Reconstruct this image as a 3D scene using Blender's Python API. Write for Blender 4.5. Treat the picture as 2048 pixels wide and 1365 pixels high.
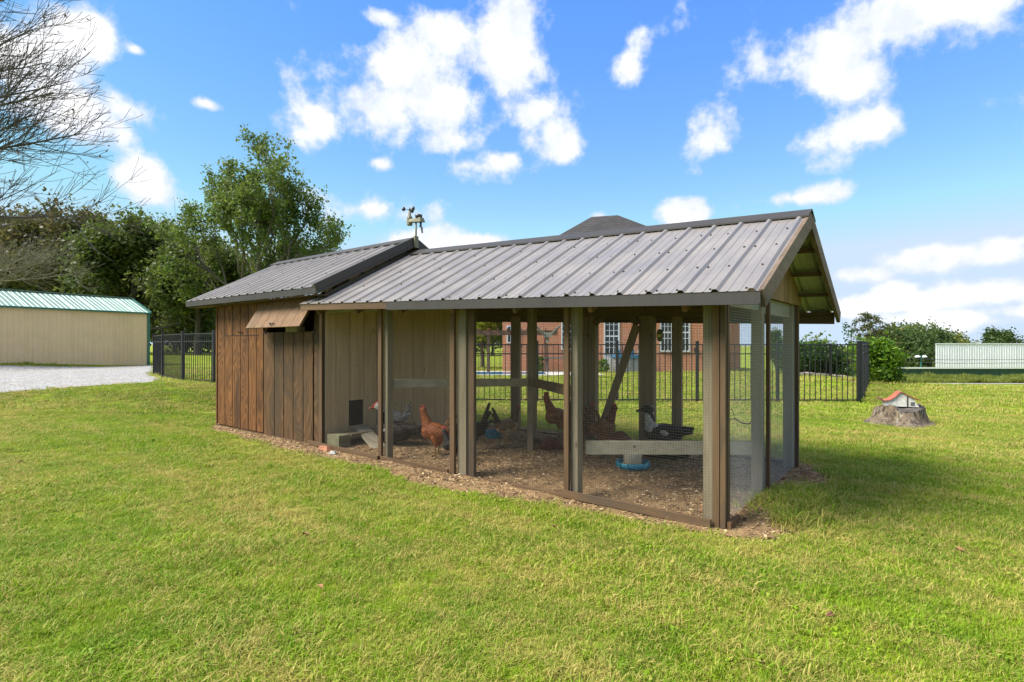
import bpy, bmesh, math, random
import numpy as np
from mathutils import Vector, Matrix, noise as mnoise

R = math.radians
random.seed(7); rng = np.random.default_rng(7)
scene = bpy.context.scene
for o in list(bpy.data.objects): bpy.data.objects.remove(o)
col = scene.collection

# ------------------------------------------------------------------ camera
CAMH = 1.4
cd = bpy.data.cameras.new('camera'); cam = bpy.data.objects.new('camera', cd); col.objects.link(cam)
cam.location = (0, 0, CAMH); cam.rotation_euler = (R(90), 0, 0)
cd.sensor_width = 36; cd.lens = 1102/2048*36; cd.shift_y = 7.5/2048
cd.clip_start = .05; cd.clip_end = 5000
scene.camera = cam

# ------------------------------------------------------------------ light
SUN_AZ = -100      # degrees clockwise from +Y
SUN_EL = 48
scene.view_settings.view_transform = 'Standard'; scene.view_settings.look = 'None'
scene.view_settings.gamma = 1.0; scene.view_settings.use_curve_mapping = False
scene.view_settings.exposure = 2.55
sl = bpy.data.lights.new('sun', 'SUN'); sl.energy = 1.5; sl.angle = R(32); sl.color = (1, .95, .86)
so = bpy.data.objects.new('sun', sl); col.objects.link(so)
sd = Vector((math.sin(R(SUN_AZ))*math.cos(R(SUN_EL)), math.cos(R(SUN_AZ))*math.cos(R(SUN_EL)), math.sin(R(SUN_EL))))
so.rotation_euler = sd.to_track_quat('Z', 'Y').to_euler(); so.location = (0, 0, 30)

class NT:
    """small node helper"""
    def __init__(s, tree): s.t = tree; s.n = tree.nodes; s.l = tree.links
    def new(s, typ, **kw):
        n = s.n.new(typ)
        for k, v in kw.items(): setattr(n, k, v)
        return n
    def put(s, sock, v):
        if isinstance(v, bpy.types.NodeSocket): s.l.new(v, sock)
        else: sock.default_value = v
    def math(s, op, a, b=None, c=None, clamp=False):
        n = s.new('ShaderNodeMath', operation=op, use_clamp=clamp); s.put(n.inputs[0], a)
        if b is not None: s.put(n.inputs[1], b)
        if c is not None: s.put(n.inputs[2], c)
        return n.outputs[0]
    def vmath(s, op, a, b=None, c=None):
        n = s.new('ShaderNodeVectorMath', operation=op); s.put(n.inputs[0], a)
        if b is not None: s.put(n.inputs[1], b)
        if c is not None: s.put(n.inputs[2], c)
        return n.outputs['Value'] if op in ('LENGTH', 'DOT_PRODUCT', 'DISTANCE') else n.outputs['Vector']
    def mix(s, f, a, b, typ='MIX'):
        n = s.new('ShaderNodeMix', data_type='RGBA', blend_type=typ); s.put(n.inputs[0], f)
        s.put(n.inputs[6], a if isinstance(a, bpy.types.NodeSocket) else (*a[:3], 1)); s.put(n.inputs[7], b if isinstance(b, bpy.types.NodeSocket) else (*b[:3], 1))
        return n.outputs[2]
    def noise(s, vec, scale, detail=4, rough=.5, dist=0.):
        n = s.new('ShaderNodeTexNoise'); s.put(n.inputs['Vector'], vec); n.inputs['Scale'].default_value = scale
        n.inputs['Detail'].default_value = detail; n.inputs['Roughness'].default_value = rough; n.inputs['Distortion'].default_value = dist
        return n.outputs['Fac']
    def ramp(s, f, stops):
        n = s.new('ShaderNodeValToRGB'); s.put(n.inputs[0], f); e = n.color_ramp.elements
        while len(e) < len(stops): e.new(.5)
        for i, (p, c) in enumerate(stops): e[i].position = p; e[i].color = (*c[:3], 1) if not isinstance(c, (int, float)) else (c, c, c, 1)
        return n.outputs[0]
    def rng(s, v, a, b, c=0., d=1., typ='SMOOTHSTEP'):
        n = s.new('ShaderNodeMapRange', interpolation_type=typ); s.put(n.inputs[0], v)
        for i, q in enumerate((a, b, c, d)): n.inputs[1+i].default_value = q
        return n.outputs[0]
    def bump(s, h, strength=.3, dist=.01):
        n = s.new('ShaderNodeBump'); n.inputs['Strength'].default_value = strength; n.inputs['Distance'].default_value = dist
        s.put(n.inputs['Height'], h); return n.outputs[0]
    def objc(s): return s.new('ShaderNodeTexCoord').outputs['Object']
    def pos(s): return s.new('ShaderNodeNewGeometry').outputs['Position']
    def rand(s): return s.new('ShaderNodeObjectInfo').outputs['Random']

# ------------------------------------------------------------------ world: Nishita sky and cumulus clouds
w = bpy.data.worlds.new('World'); scene.world = w; w.use_nodes = True
t = NT(w.node_tree); t.n.clear()
sky = t.new('ShaderNodeTexSky', sky_type='NISHITA'); sky.sun_disc = False
sky.sun_elevation = R(SUN_EL); sky.sun_rotation = R(SUN_AZ); sky.altitude = 100; sky.air_density = 1.0; sky.dust_density = .05; sky.ozone_density = 2.2
hs = t.new('ShaderNodeHueSaturation'); hs.inputs['Hue'].default_value = .522; hs.inputs['Saturation'].default_value = 1.72; hs.inputs['Value'].default_value = 1.0
gam = t.new('ShaderNodeGamma'); gam.inputs[1].default_value = .62; t.l.new(sky.outputs[0], gam.inputs[0]); t.l.new(gam.outputs[0], hs.inputs['Color'])
dirv = t.new('ShaderNodeTexCoord').outputs['Generated']
# cloud banks: compass direction (deg from north=+Y, east positive), elevation (deg), half-width, half-height (deg)
CL = [(1040,120,95,105),(1065,225,85,55),(1105,268,65,40),(1135,280,34,34),(880,195,125,85),(795,140,110,62),(735,215,125,72),(645,242,64,52),(603,272,40,40),
 (900,290,72,52),(935,332,95,34),(1000,330,46,28),(880,65,75,42),(768,36,46,16),(60,120,150,125),(120,205,95,65),(190,90,60,50),(262,212,54,44),(280,372,62,40),(410,208,36,18),(270,100,22,14),
 (740,420,112,46),(825,482,150,36),(960,484,90,24),(762,330,28,17),(1770,60,175,95),(1720,152,80,64),(1905,25,120,55),(1262,130,30,44),(1415,278,54,54),
 (1685,265,82,48),(1600,396,105,20),(1362,432,50,26),(1200,434,26,16),(1935,508,140,32),(2000,488,64,28),(1712,550,48,22),(1790,580,34,18),(1765,608,140,24),
 (1980,588,90,34),(1900,640,170,26),(1700,622,60,22),(2040,625,70,24)]
blobs = []
for x, y, rx, ry in CL:
    v = Vector(((x-1024)/1102, 1, (690-y)/1102)); L = v.length; v.normalize()
    k = .98 if y < 480 else .78
    blobs.append((v, rx/1102/L*k, ry/1102/L*k))
for k in range(16):      # the same kind of sky goes on to both sides and behind
    az = random.choice([-1, 1])*random.uniform(50, 130); el = random.uniform(8, 50)
    v = Vector((math.sin(R(az))*math.cos(R(el)), math.cos(R(az))*math.cos(R(el)), math.sin(R(el))))
    blobs.append((v, random.uniform(.08, .17), random.uniform(.05, .11)))
for k in range(9):  # unseen overhead clouds, added large to raise the neutral fill light
    az = random.uniform(0, 360); el = random.uniform(52, 85)
    v = Vector((math.sin(R(az))*math.cos(R(el)), math.cos(R(az))*math.cos(R(el)), math.sin(R(el))))
    blobs.append((v, random.uniform(.18, .3), random.uniform(.14, .24)))
cur = None
for v, rx, rz in blobs:
    m = t.vmath('MULTIPLY_ADD', dirv, (1/rx, 0, 1/rz), (-v.x/rx, 0, -v.z/rz))
    d = t.vmath('LENGTH', m)
    cur = d if cur is None else t.math('SMOOTH_MIN', cur, d, .3)
warp = t.noise(dirv, 9, 10, .6, 0.)
dens = t.math('SUBTRACT', 1.0, cur)
dens = t.math('ADD', dens, t.math('MULTIPLY', t.math('SUBTRACT', warp, .5), 4.3))
alpha = t.rng(dens, -.15, .6)
core = t.math('MULTIPLY', t.rng(dens, .0, 1.2), t.rng(t.noise(t.vmath('ADD', dirv, (.4, .2, -.02)), 16, 7, .62), .3, .6, .2, 1.))
sepz = t.new('ShaderNodeSeparateXYZ'); t.l.new(dirv, sepz.inputs[0])
ccol = t.mix(core, (1.5, 1.64, 1.92), (2.35, 2.33, 2.3))
skyc = t.mix(alpha, t.mix(1., hs.outputs[0], (1.2, 1.5, 1.86), 'DARKEN'), ccol)
bg = t.new('ShaderNodeBackground'); t.l.new(skyc, bg.inputs[0]); bg.inputs[1].default_value = .092
wo = t.new('ShaderNodeOutputWorld'); t.l.new(bg.outputs[0], wo.inputs[0])
scene.cycles.max_bounces = 5; scene.cycles.diffuse_bounces = 3; scene.cycles.glossy_bounces = 2; scene.cycles.transmission_bounces = 3
w.cycles.sampling_method = 'MANUAL'; w.cycles.sample_map_resolution = 512

# ------------------------------------------------------------------ helpers
def sstep(a, b, x):
    q = np.clip((np.asarray(x, float)-a)/(b-a), 0, 1); return q*q*(3-2*q)
def terrain(X, Y):
    X = np.asarray(X, float); Y = np.asarray(Y, float)
    z = .32*sstep(-4.5, -8.5, X)*sstep(9.5, 15, Y) + .25*sstep(-19.5, -22.5, X)*sstep(12, 20, Y)
    rt = sstep(13, 19, X)
    z = z - .75*rt*sstep(15, 30, Y) - .19*rt*sstep(29.5, 34, Y) - 3.6*rt*sstep(35, 75, Y) - 1.5*rt*sstep(75, 160, Y)
    return z
def tz(x, y): return float(terrain(x, y))

class MB:
    def __init__(s): s.v = []; s.f = []; s.m = []; s.mi = 0
    def quad(s, *p):
        b = len(s.v); s.v += [tuple(q) for q in p]; s.f.append(tuple(range(b, b+len(p)))); s.m.append(s.mi); return s
    def hexa(s, c):   # 8 corners: bottom 4 ccw, top 4 ccw
        b = len(s.v); s.v += [tuple(q) for q in c]
        for q in ((3,2,1,0),(4,5,6,7),(0,1,5,4),(1,2,6,5),(2,3,7,6),(3,0,4,7)): s.f.append(tuple(b+i for i in q)); s.m.append(s.mi)
        return s
    def box(s, x0, x1, y0, y1, z0, z1):
        if x0 > x1: x0, x1 = x1, x0
        if y0 > y1: y0, y1 = y1, y0
        return s.hexa([(x0,y0,z0),(x1,y0,z0),(x1,y1,z0),(x0,y1,z0),(x0,y0,z1),(x1,y0,z1),(x1,y1,z1),(x0,y1,z1)])
    def beam(s, p0, p1, wd, ht, up=(0,0,1)):
        p0 = Vector(p0); p1 = Vector(p1); d = (p1-p0).normalized(); sd_ = d.cross(Vector(up)).normalized()*wd/2; u = sd_.normalized().cross(d)*ht/2
        return s.hexa([p0-sd_-u, p0+sd_-u, p1+sd_-u, p1-sd_-u, p0-sd_+u, p0+sd_+u, p1+sd_+u, p1-sd_+u])
    def tube(s, pts, rad, n=6, cap=True):
        pts = [Vector(p) for p in pts]; rad = rad if isinstance(rad, (list, tuple)) else [rad]*len(pts)
        b = len(s.v); N = len(pts)
        for i, p in enumerate(pts):
            d = (pts[min(i+1, N-1)]-pts[max(i-1, 0)]).normalized()
            a = d.cross(Vector((.13, .31, .94)) if abs(d.z) < .9 else Vector((1, .1, 0))).normalized(); c = d.cross(a)
            for k in range(n):
                q = 2*math.pi*k/n; s.v.append(tuple(p + (a*math.cos(q)+c*math.sin(q))*rad[i]))
        for i in range(N-1):
            for k in range(n):
                k2 = (k+1) % n; s.f.append((b+i*n+k, b+i*n+k2, b+(i+1)*n+k2, b+(i+1)*n+k)); s.m.append(s.mi)
        if cap:
            s.f.append(tuple(b+k for k in range(n))[::-1]); s.m.append(s.mi); s.f.append(tuple(b+(N-1)*n+k for k in range(n))); s.m.append(s.mi)
        return s
    def lathe(s, prof, c=(0,0,0), n=20, axis='z'):
        b = len(s.v)
        for r, h in prof:
            for k in range(n):
                q = 2*math.pi*k/n; s.v.append((c[0]+r*math.cos(q), c[1]+r*math.sin(q), c[2]+h))
        for i in range(len(prof)-1):
            for k in range(n):
                k2 = (k+1) % n; s.f.append((b+i*n+k, b+i*n+k2, b+(i+1)*n+k2, b+(i+1)*n+k)); s.m.append(s.mi)
        s.f.append(tuple(b+k for k in range(n))[::-1]); s.m.append(s.mi)
        s.f.append(tuple(b+(len(prof)-1)*n+k for k in range(n))); s.m.append(s.mi)
        return s
    def mesh(s, name, mats, smooth=False):
        me = bpy.data.meshes.new(name); me.from_pydata(s.v, [], s.f)
        for m in (mats if isinstance(mats, (list, tuple)) else [mats]): me.materials.append(m)
        if any(s.m): me.polygons.foreach_set('material_index', s.m)
        if smooth: me.polygons.foreach_set('use_smooth', [True]*len(s.f))
        me.update(); return me
    def build(s, name, mats, parent=None, smooth=False):
        return link(name, s.mesh(name, mats, smooth), parent)
def link(name, me, parent=None, loc=(0,0,0), rz=0):
    o = bpy.data.objects.new(name, me); col.objects.link(o); o.location = loc; o.rotation_euler = (0, 0, rz)
    if parent: o.parent = parent
    return o
def tag(o, label=None, cat=None, group=None, kind=None):
    for k, v in (('label', label), ('category', cat), ('group', group), ('kind', kind)):
        if v: o[k] = v
    return o
def thing(name, label, cat, loc=(0,0,0), rz=0, group=None):
    return tag(link(name, None, None, loc, rz), label, cat, group)

def mat(name): 
    m = bpy.data.materials.new(name); m.use_nodes = True; t = NT(m.node_tree); return m, t, t.n['Principled BSDF']
def plain(name, c, rough=.6, metal=0., var=.15, scale=6., bump=0., spec=.5):
    m, t, p = mat(name); n = t.noise(t.objc(), scale, 6, .6); r = t.rand()
    f = t.math('ADD', t.math('MULTIPLY', n, 1.3), t.math('MULTIPLY', r, .3))
    c0 = [q*(1-var) for q in c]; c1 = [min(1, q*(1+var)) for q in c]
    t.l.new(t.mix(t.rng(f, .4, 1.15), c0, c1), p.inputs['Base Color']); p.inputs['Roughness'].default_value = rough; p.inputs['Metallic'].default_value = metal
    p.inputs['Specular IOR Level'].default_value = spec
    if bump: t.l.new(t.bump(t.noise(t.objc(), scale*6, 5, .6), bump, .01), p.inputs['Normal'])
    return m
def wood(name, c0, c1, axis='z', stain=None, stain_amt=.6, grain=14., cath=False, rough=.75, stain_scale=1.6, stain_lo=.5, bump=.25):
    """weathered timber, grain along the given object axis"""
    m, t, p = mat(name); st = .055
    sc = {'x': (st, 1, 1), 'y': (1, st, 1), 'z': (1, 1, st)}[axis]
    oc = t.objc(); off = t.math('MULTIPLY', t.rand(), 53.)
    ov = t.new('ShaderNodeCombineXYZ'); [t.l.new(off, ov.inputs[i]) for i in range(3)]
    v = t.vmath('ADD', t.vmath('MULTIPLY', oc, sc), ov.outputs[0])
    if cath:
        v2 = t.vmath('ADD', t.vmath('MULTIPLY', oc, tuple(1 if q == 1 else .2 for q in sc)), ov.outputs[0]); big = t.noise(v2, 3.4, 1, .4, .15)
        lines = t.math('SINE', t.math('MULTIPLY', big, 130.)); lines = t.rng(lines, -.7, 1., 0, 1)
        fine = t.noise(v, 60, 4, .6); g = t.math('ADD', t.math('MULTIPLY', lines, .2), t.math('MULTIPLY', fine, .8))
    else:
        g = t.math('ADD', t.math('MULTIPLY', t.noise(v, grain, 5, .65, .35), .8), t.math('MULTIPLY', t.noise(v, grain*7, 3, .6), .25))
    c = t.mix(t.rng(g, .22, .82), c0, c1)
    c = t.mix(t.math('MULTIPLY', t.rand(), .22), c, [q*.62 for q in c1])
    if stain:
        so_ = t.vmath('ADD', t.vmath('MULTIPLY', oc, tuple(1 if q == 1 else .35 for q in sc)), ov.outputs[0])
        sm = t.rng(t.noise(so_, stain_scale, 7, .68, .4), stain_lo, stain_lo+.16)
        c = t.mix(t.math('MULTIPLY', sm, stain_amt), c, stain)
    if not cath:
        kv = t.new('ShaderNodeTexVoronoi'); t.l.new(t.vmath('ADD', t.vmath('MULTIPLY', oc, tuple(1 if q == 1 else .4 for q in sc)), ov.outputs[0]), kv.inputs['Vector']); kv.inputs['Scale'].default_value = 5.
        c = t.mix(t.rng(kv.outputs['Distance'], .03, .09, .75, 0.), c, [q*.3 for q in c0])
    t.l.new(c, p.inputs['Base Color']); p.inputs['Roughness'].default_value = rough; p.inputs['Specular IOR Level'].default_value = .25
    t.l.new(t.bump(g, bump, .004), p.inputs['Normal'])
    return m

# ------------------------------------------------------------------ materials
M = {}
M['brown_z'] = wood('stained_wood_upright', (.062,.037,.019), (.16,.098,.05), 'z', (.05,.042,.03), .6)
M['brown_x'] = wood('stained_wood_along', (.062,.037,.019), (.16,.098,.05), 'x', (.06,.05,.036), .6)
M['brown_y'] = wood('stained_wood_across', (.075,.04,.02), (.2,.11,.05), 'y', (.09,.085,.07), .6)
M['grey_z'] = wood('weathered_post', (.15,.12,.075), (.3,.25,.165), 'z', (.1,.085,.05), .55, stain_lo=.52)
M['grey_dark'] = wood('shaded_side_post', (.14,.1,.06), (.28,.21,.135), 'z', (.09,.075,.05), .5)  # weathered post darkened, backlit shade of the rear posts put into the colour
M['grey_x'] = wood('weathered_rail', (.22,.19,.13), (.42,.37,.27), 'x', (.1,.095,.065), .5, stain_lo=.55)
M['grey_y'] = wood('weathered_crosspiece', (.19,.175,.13), (.4,.37,.3), 'y', (.15,.16,.12), .5)
M['pale_rail'] = wood('pale_bare_lumber', (.3,.25,.17), (.5,.43,.32), 'x', (.19,.165,.12), .5, stain_lo=.58)
M['ply_orange'] = wood('orange_plywood', (.06,.025,.008), (.235,.1,.028), 'z', (.04,.021,.01), .75, cath=True, stain_lo=.5)
M['ply_dark'] = wood('dark_plywood', (.048,.025,.01), (.165,.088,.035), 'z', (.044,.033,.019), .75, cath=True, stain_lo=.45)
M['ply_pale'] = wood('pale_bleached_plywood', (.44,.29,.15), (.66,.48,.28), 'z', (.34,.25,.15), .5, stain_lo=.52)
M['ply_gable'] = wood('gable_plywood', (.17,.1,.045), (.34,.22,.115), 'z', (.09,.06,.03), .5)
M['hatch'] = wood('hatch_plywood', (.1,.052,.024), (.25,.15,.08), 'z', (.07,.052,.035), .5)
M['barge'] = wood('worn_barge_board', (.09,.06,.04), (.21,.155,.11), 'y', (.06,.045,.035), .7)
M['dark_in'] = plain('dark_interior', (.02,.016,.012), .9)
M['black_iron'] = plain('black_iron', (.012,.012,.013), .5)
M['wire'] = plain('dark_galvanised_wire', (.055,.05,.04), .75, 0, .2, 30)
M['wire_lit'] = plain('lit_galvanised_wire', (.36,.37,.37), .5, .2, .15, 30)  # same galvanised wire, light caught at the gable put into its colour
M['screw'] = plain('screw_head', (.025,.022,.022), .5)
M['fence'] = plain('black_powder_coat', (.014,.015,.018), .38, 0, .2, 3)
M['white'] = plain('white_paint', (.72,.72,.7), .5, 0, .06)
M['concrete'] = plain('pale_concrete', (.5,.48,.44), .85, 0, .15, 3, .2)
M['teal'] = plain('teal_plastic', (.02,.24,.33), .4, 0, .2)
M['cream'] = plain('cream_plastic', (.55,.48,.34), .5, 0, .15)
M['rubber'] = plain('black_rubber', (.018,.019,.021), .6)

def roofmetal(name, c, rough=.38, streak=.25, metal=.15):
    m, t, p = mat(name); oc = t.objc()
    n = t.noise(t.vmath('MULTIPLY', oc, (3., .25, .25)), 9, 6, .65); n2 = t.noise(oc, 2.2, 5, .6)
    f = t.math('ADD', t.math('MULTIPLY', n, .6), t.math('MULTIPLY', n2, .5))
    t.l.new(t.mix(t.rng(f, .35, .75), [q*(1-streak) for q in c], [q*(1+streak) for q in c]), p.inputs['Base Color'])
    t.l.new(t.rng(n2, .3, .7, rough-.07, rough+.1), p.inputs['Roughness']); p.inputs['Metallic'].default_value = metal
    return m
M['roof'] = roofmetal('slate_brown_roof_metal', (.225,.205,.192), streak=.13)
M['trim'] = roofmetal('dark_brown_trim_metal', (.036,.032,.028), .55, .12)
M['under'] = plain('roof_underside', (.42,.45,.3), .5, .1, .15, 4)  # pale coating, its green tint is grass reflection put into the colour

# ------------------------------------------------------------------ ground
def axis_pts(segs):
    out = []
    for a, b, s in segs: out += list(np.arange(a, b, s))
    return np.array(out + [segs[-1][1]])
gx = axis_pts([(-2500,-200,460),(-200,-60,28),(-60,-26,4),(-26,30,.8),(30,80,3),(80,220,14),(220,2500,456)])
gy = axis_pts([(-300,-20,70),(-20,-2,3),(-2,40,.8),(40,90,2.5),(90,230,14),(230,3000,554)])
GX, GY = np.meshgrid(gx, gy); GZ = terrain(GX, GY)
nx, ny = len(gx), len(gy)
vv = np.stack([GX, GY, GZ], -1).reshape(-1, 3)
ff = [(j*nx+i, j*nx+i+1, (j+1)*nx+i+1, (j+1)*nx+i) for j in range(ny-1) for i in range(nx-1)]
me = bpy.data.meshes.new('ground'); me.from_pydata(vv.tolist(), [], ff); me.polygons.foreach_set('use_smooth', [True]*len(ff))

def lawn_nodes(t, bright=1.0):
    """colour of the turf itself: greens, mown yellow and straw in patches"""
    p = t.pos(); q = t.vmath('MULTIPLY', p, (1, 1, 0))
    a = t.noise(q, .55, 5, .6); b = t.noise(t.vmath('ADD', q, (31, 7, 0)), 1.7, 6, .65); c = t.noise(t.vmath('ADD', q, (3, 57, 0)), 7, 5, .65)
    return a, b, c
m, t, p = mat('lawn_ground')
a, b, c = lawn_nodes(t); f = t.noise(t.pos(), 60, 4, .7)
g = t.mix(t.rng(b, .35, .65), (.15,.23,.012), (.27,.34,.015))
g = t.mix(t.math('MULTIPLY', t.rng(t.math('ADD', t.math('MULTIPLY', a, .5), t.math('MULTIPLY', c, .5)), .47, .6), .6), g, (.32,.28,.08))
g = t.mix(t.rng(f, .3, .7, 0, .5), g, (.09,.1,.02))
t.l.new(g, p.inputs['Base Color']); p.inputs['Roughness'].default_value = .9; p.inputs['Specular IOR Level'].default_value = .1
t.l.new(t.bump(f, .6, .03), p.inputs['Normal'])
me.materials.append(m)
tag(link('ground', me), 'mown green lawn with straw coloured patches', None, None, 'structure')

# coop frame of reference: u runs along the long front (from the gable to the shed), v goes in from the front, z up
CO = Vector((1.574, 4.17, 0)); CRZ = math.atan2(-.623, .782)
AX, AY, BX, BY = -.782, .623, .623, .782
def cw(u, v): return (CO.x+u*AX+v*BX, CO.y+u*AY+v*BY)
def cuv(X, Y):
    X = np.asarray(X)-CO.x; Y = np.asarray(Y)-CO.y; return X*AX+Y*AY, X*BX+Y*BY

DIRT = [(8.75,.15),(8.6,-.1),(8.0,-.24),(7.0,-.3),(6.0,-.36),(5.2,-.42),(4.4,-.4),(3.6,-.4),(3.0,-.5),(2.5,-.58),(2.0,-.42),(1.5,-.34),(1.0,-.25),(.5,-.18),(.1,-.18),
        (-.2,-.17),(-.44,.08),(-.5,.35),(-.42,.55),(-.2,.75),(-.08,1.1),(-.12,1.5),(-.35,1.8),(-.42,2.1),(-.3,2.5),(-.15,2.9),(0,3.1),(1,3.05),(2,3.2),(3,3.15),(5.3,3.0),(8.7,3.0)]
DP = np.array(DIRT)
def in_poly(px, py, P):
    px = np.asarray(px); py = np.asarray(py); inside = np.zeros(px.shape, bool); j = len(P)-1
    for i in range(len(P)):
        xi, yi = P[i]; xj, yj = P[j]
        c = ((yi > py) != (yj > py)) & (px < (xj-xi)*(py-yi)/(yj-yi+1e-12)+xi); inside ^= c; j = i
    return inside
def poly_dist(px, py, P):
    px = np.asarray(px, float); py = np.asarray(py, float); best = np.full(px.shape, 1e9)
    for i in range(len(P)):
        a = P[i-1]; b = P[i]; d = b-a; L = (d**2).sum()
        s = np.clip(((px-a[0])*d[0]+(py-a[1])*d[1])/L, 0, 1)
        best = np.minimum(best, np.hypot(px-a[0]-s*d[0], py-a[1]-s*d[1]))
    return best
def wob(x, y, s=3.): # cheap smooth noise
    return (np.sin(x*s+1.3*np.sin(y*s*.7))+np.sin(y*s*1.31+2.1+1.7*np.sin(x*s*.53))+.6*np.sin((x+y)*s*2.3)+.5*np.sin((x-1.7*y)*s*3.7+1))/3.1
def dirt_sd(u, v):   # >0 inside the bare soil
    d = poly_dist(u, v, DP); s = np.where(in_poly(u, v, DP), d, -d); return s + .05*wob(u, v, 5) + .03*wob(u+9, v, 14)
def soil_z(u, v):
    s = dirt_sd(u, v); h = sstep(0, .25, s)*(.012+.012*wob(u, v, 4)+.006*wob(u, v, 17)) 
    h = h + .035*sstep(.05, .5, v)*sstep(0, .4, u)*sstep(-.05, .3, s)*(.6+.4*wob(u, v, 2.2))
    h = h + .05*np.exp(-(((u+.2)/.2)**2+((v-.45)/.35)**2)) + .04*np.exp(-(((u+.2)/.2)**2+((v-2.1)/.4)**2))
    return np.maximum(h, 0)
us = np.arange(-.7, 9.0, .045); vs = np.arange(-.8, 3.4, .045); U, V = np.meshgrid(us, vs)
S = dirt_sd(U, V); Zs = soil_z(U, V)+.006; XW = CO.x+U*AX+V*BX; YW = CO.y+U*AY+V*BY
Zs = Zs + terrain(XW, YW)
idx = -np.ones(U.shape, int); vl = []; fl = []
keep = S > 0
for j in range(len(vs)-1):
    for i in range(len(us)-1):
        if keep[j:j+2, i:i+2].all():
            q = []
            for (jj, ii) in ((j, i), (j, i+1), (j+1, i+1), (j+1, i)):
                if idx[jj, ii] < 0: idx[jj, ii] = len(vl); vl.append((XW[jj, ii], YW[jj, ii], Zs[jj, ii]))
                q.append(int(idx[jj, ii]))
            fl.append(q[::-1])
me = bpy.data.meshes.new('bare_soil'); me.from_pydata(vl, [], fl); me.polygons.foreach_set('use_smooth', [True]*len(fl))
m, t, p = mat('bare_soil'); po = t.pos(); n = t.noise(po, 5, 8, .7); n2 = t.noise(po, 90, 4, .7)
c = t.mix(t.rng(n, .35, .65), (.12,.072,.038), (.3,.195,.1)); c = t.mix(t.rng(n2, .45, .7, 0, .6), c, (.45,.31,.16))
c = t.mix(t.rng(t.noise(po, 2.1, 6, .7), .54, .68, 0, .6), c, (.08,.062,.05))
t.l.new(c, p.inputs['Base Color']); p.inputs['Roughness'].default_value = .95; p.inputs['Specular IOR Level'].default_value = .1
t.l.new(t.bump(t.math('ADD', n2, n), .8, .02), p.inputs['Normal']); me.materials.append(m)
tag(link('bare_soil', me), 'bare brown soil with litter under and around the coop', None, None, 'structure')

# gravel drive on the left
GP = np.array([(-13.5,11.6),(-12.15,13.1),(-11.0,14.3),(-10.15,15.6),(-10.6,16.8),(-11.6,18.2),(-13.2,20.2),(-16.5,25.8),(-18.2,29),(-19,28.6),(-22,23.0),(-25,17.4),(-30,8),(-18,8)])
def drape(name, P, step, dz, material, label, kind='structure'):
    lo = P.min(0); hi = P.max(0); xs = np.arange(lo[0], hi[0]+step, step); ys = np.arange(lo[1], hi[1]+step, step); A, B = np.meshgrid(xs, ys)
    s = np.where(in_poly(A, B, P), 1, -1)*poly_dist(A, B, P) + .12*wob(A, B, 1.6)+.06*wob(A, B, 6)
    ok = s > 0; Z = terrain(A, B)+dz; ix = -np.ones(A.shape, int); vl = []; fl = []
    for j in range(len(ys)-1):
        for i in range(len(xs)-1):
            if ok[j:j+2, i:i+2].all():
                q = []
                for (jj, ii) in ((j, i), (j, i+1), (j+1, i+1), (j+1, i)):
                    if ix[jj, ii] < 0: ix[jj, ii] = len(vl); vl.append((A[jj, ii], B[jj, ii], Z[jj, ii]))
                    q.append(int(ix[jj, ii]))
                fl.append(q)
    me = bpy.data.meshes.new(name); me.from_pydata(vl, [], fl); me.polygons.foreach_set('use_smooth', [True]*len(fl)); me.materials.append(material)
    return tag(link(name, me), label, None, None, kind)
m, t, p = mat('gravel'); po = t.pos(); vo = t.new('ShaderNodeTexVoronoi'); t.l.new(po, vo.inputs['Vector']); vo.inputs['Scale'].default_value = 22
c = t.ramp(vo.outputs['Color'], [(0, (.1,.1,.1)), (.5, (.27,.265,.26)), (1, (.5,.5,.49))]); c = t.mix(t.rng(t.noise(po, .9, 5, .6), .45, .7, 0, .45), c, (.25,.2,.14))
t.l.new(c, p.inputs['Base Color']); p.inputs['Roughness'].default_value = .95; t.l.new(t.bump(vo.outputs['Distance'], .8, .03), p.inputs['Normal'])
drape('gravel_drive', GP, .2, .012, m, 'pale grey gravel drive')
m = plain('lane_surface', (.3,.28,.26), .95, 0, .2, 2, .2)
drape('road', np.array([(18.5,30.3),(30,29.6),(60,27.6),(60,31.2),(30,33.0),(19,33.8)]), .4, .02, m, 'pale grey lane beyond the lawn')
M['mulch'] = plain('red_mulch', (.16,.075,.04), .95, 0, .35, 20, .5)
drape('mulch_bed', np.array([(12.4,19.6),(13.3,19.3),(14.9,19.9),(15.4,21.2),(14,22.6),(12.8,22.2)]), .12, .02, M['mulch'], 'reddish mulch bed under the laurel')

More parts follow.
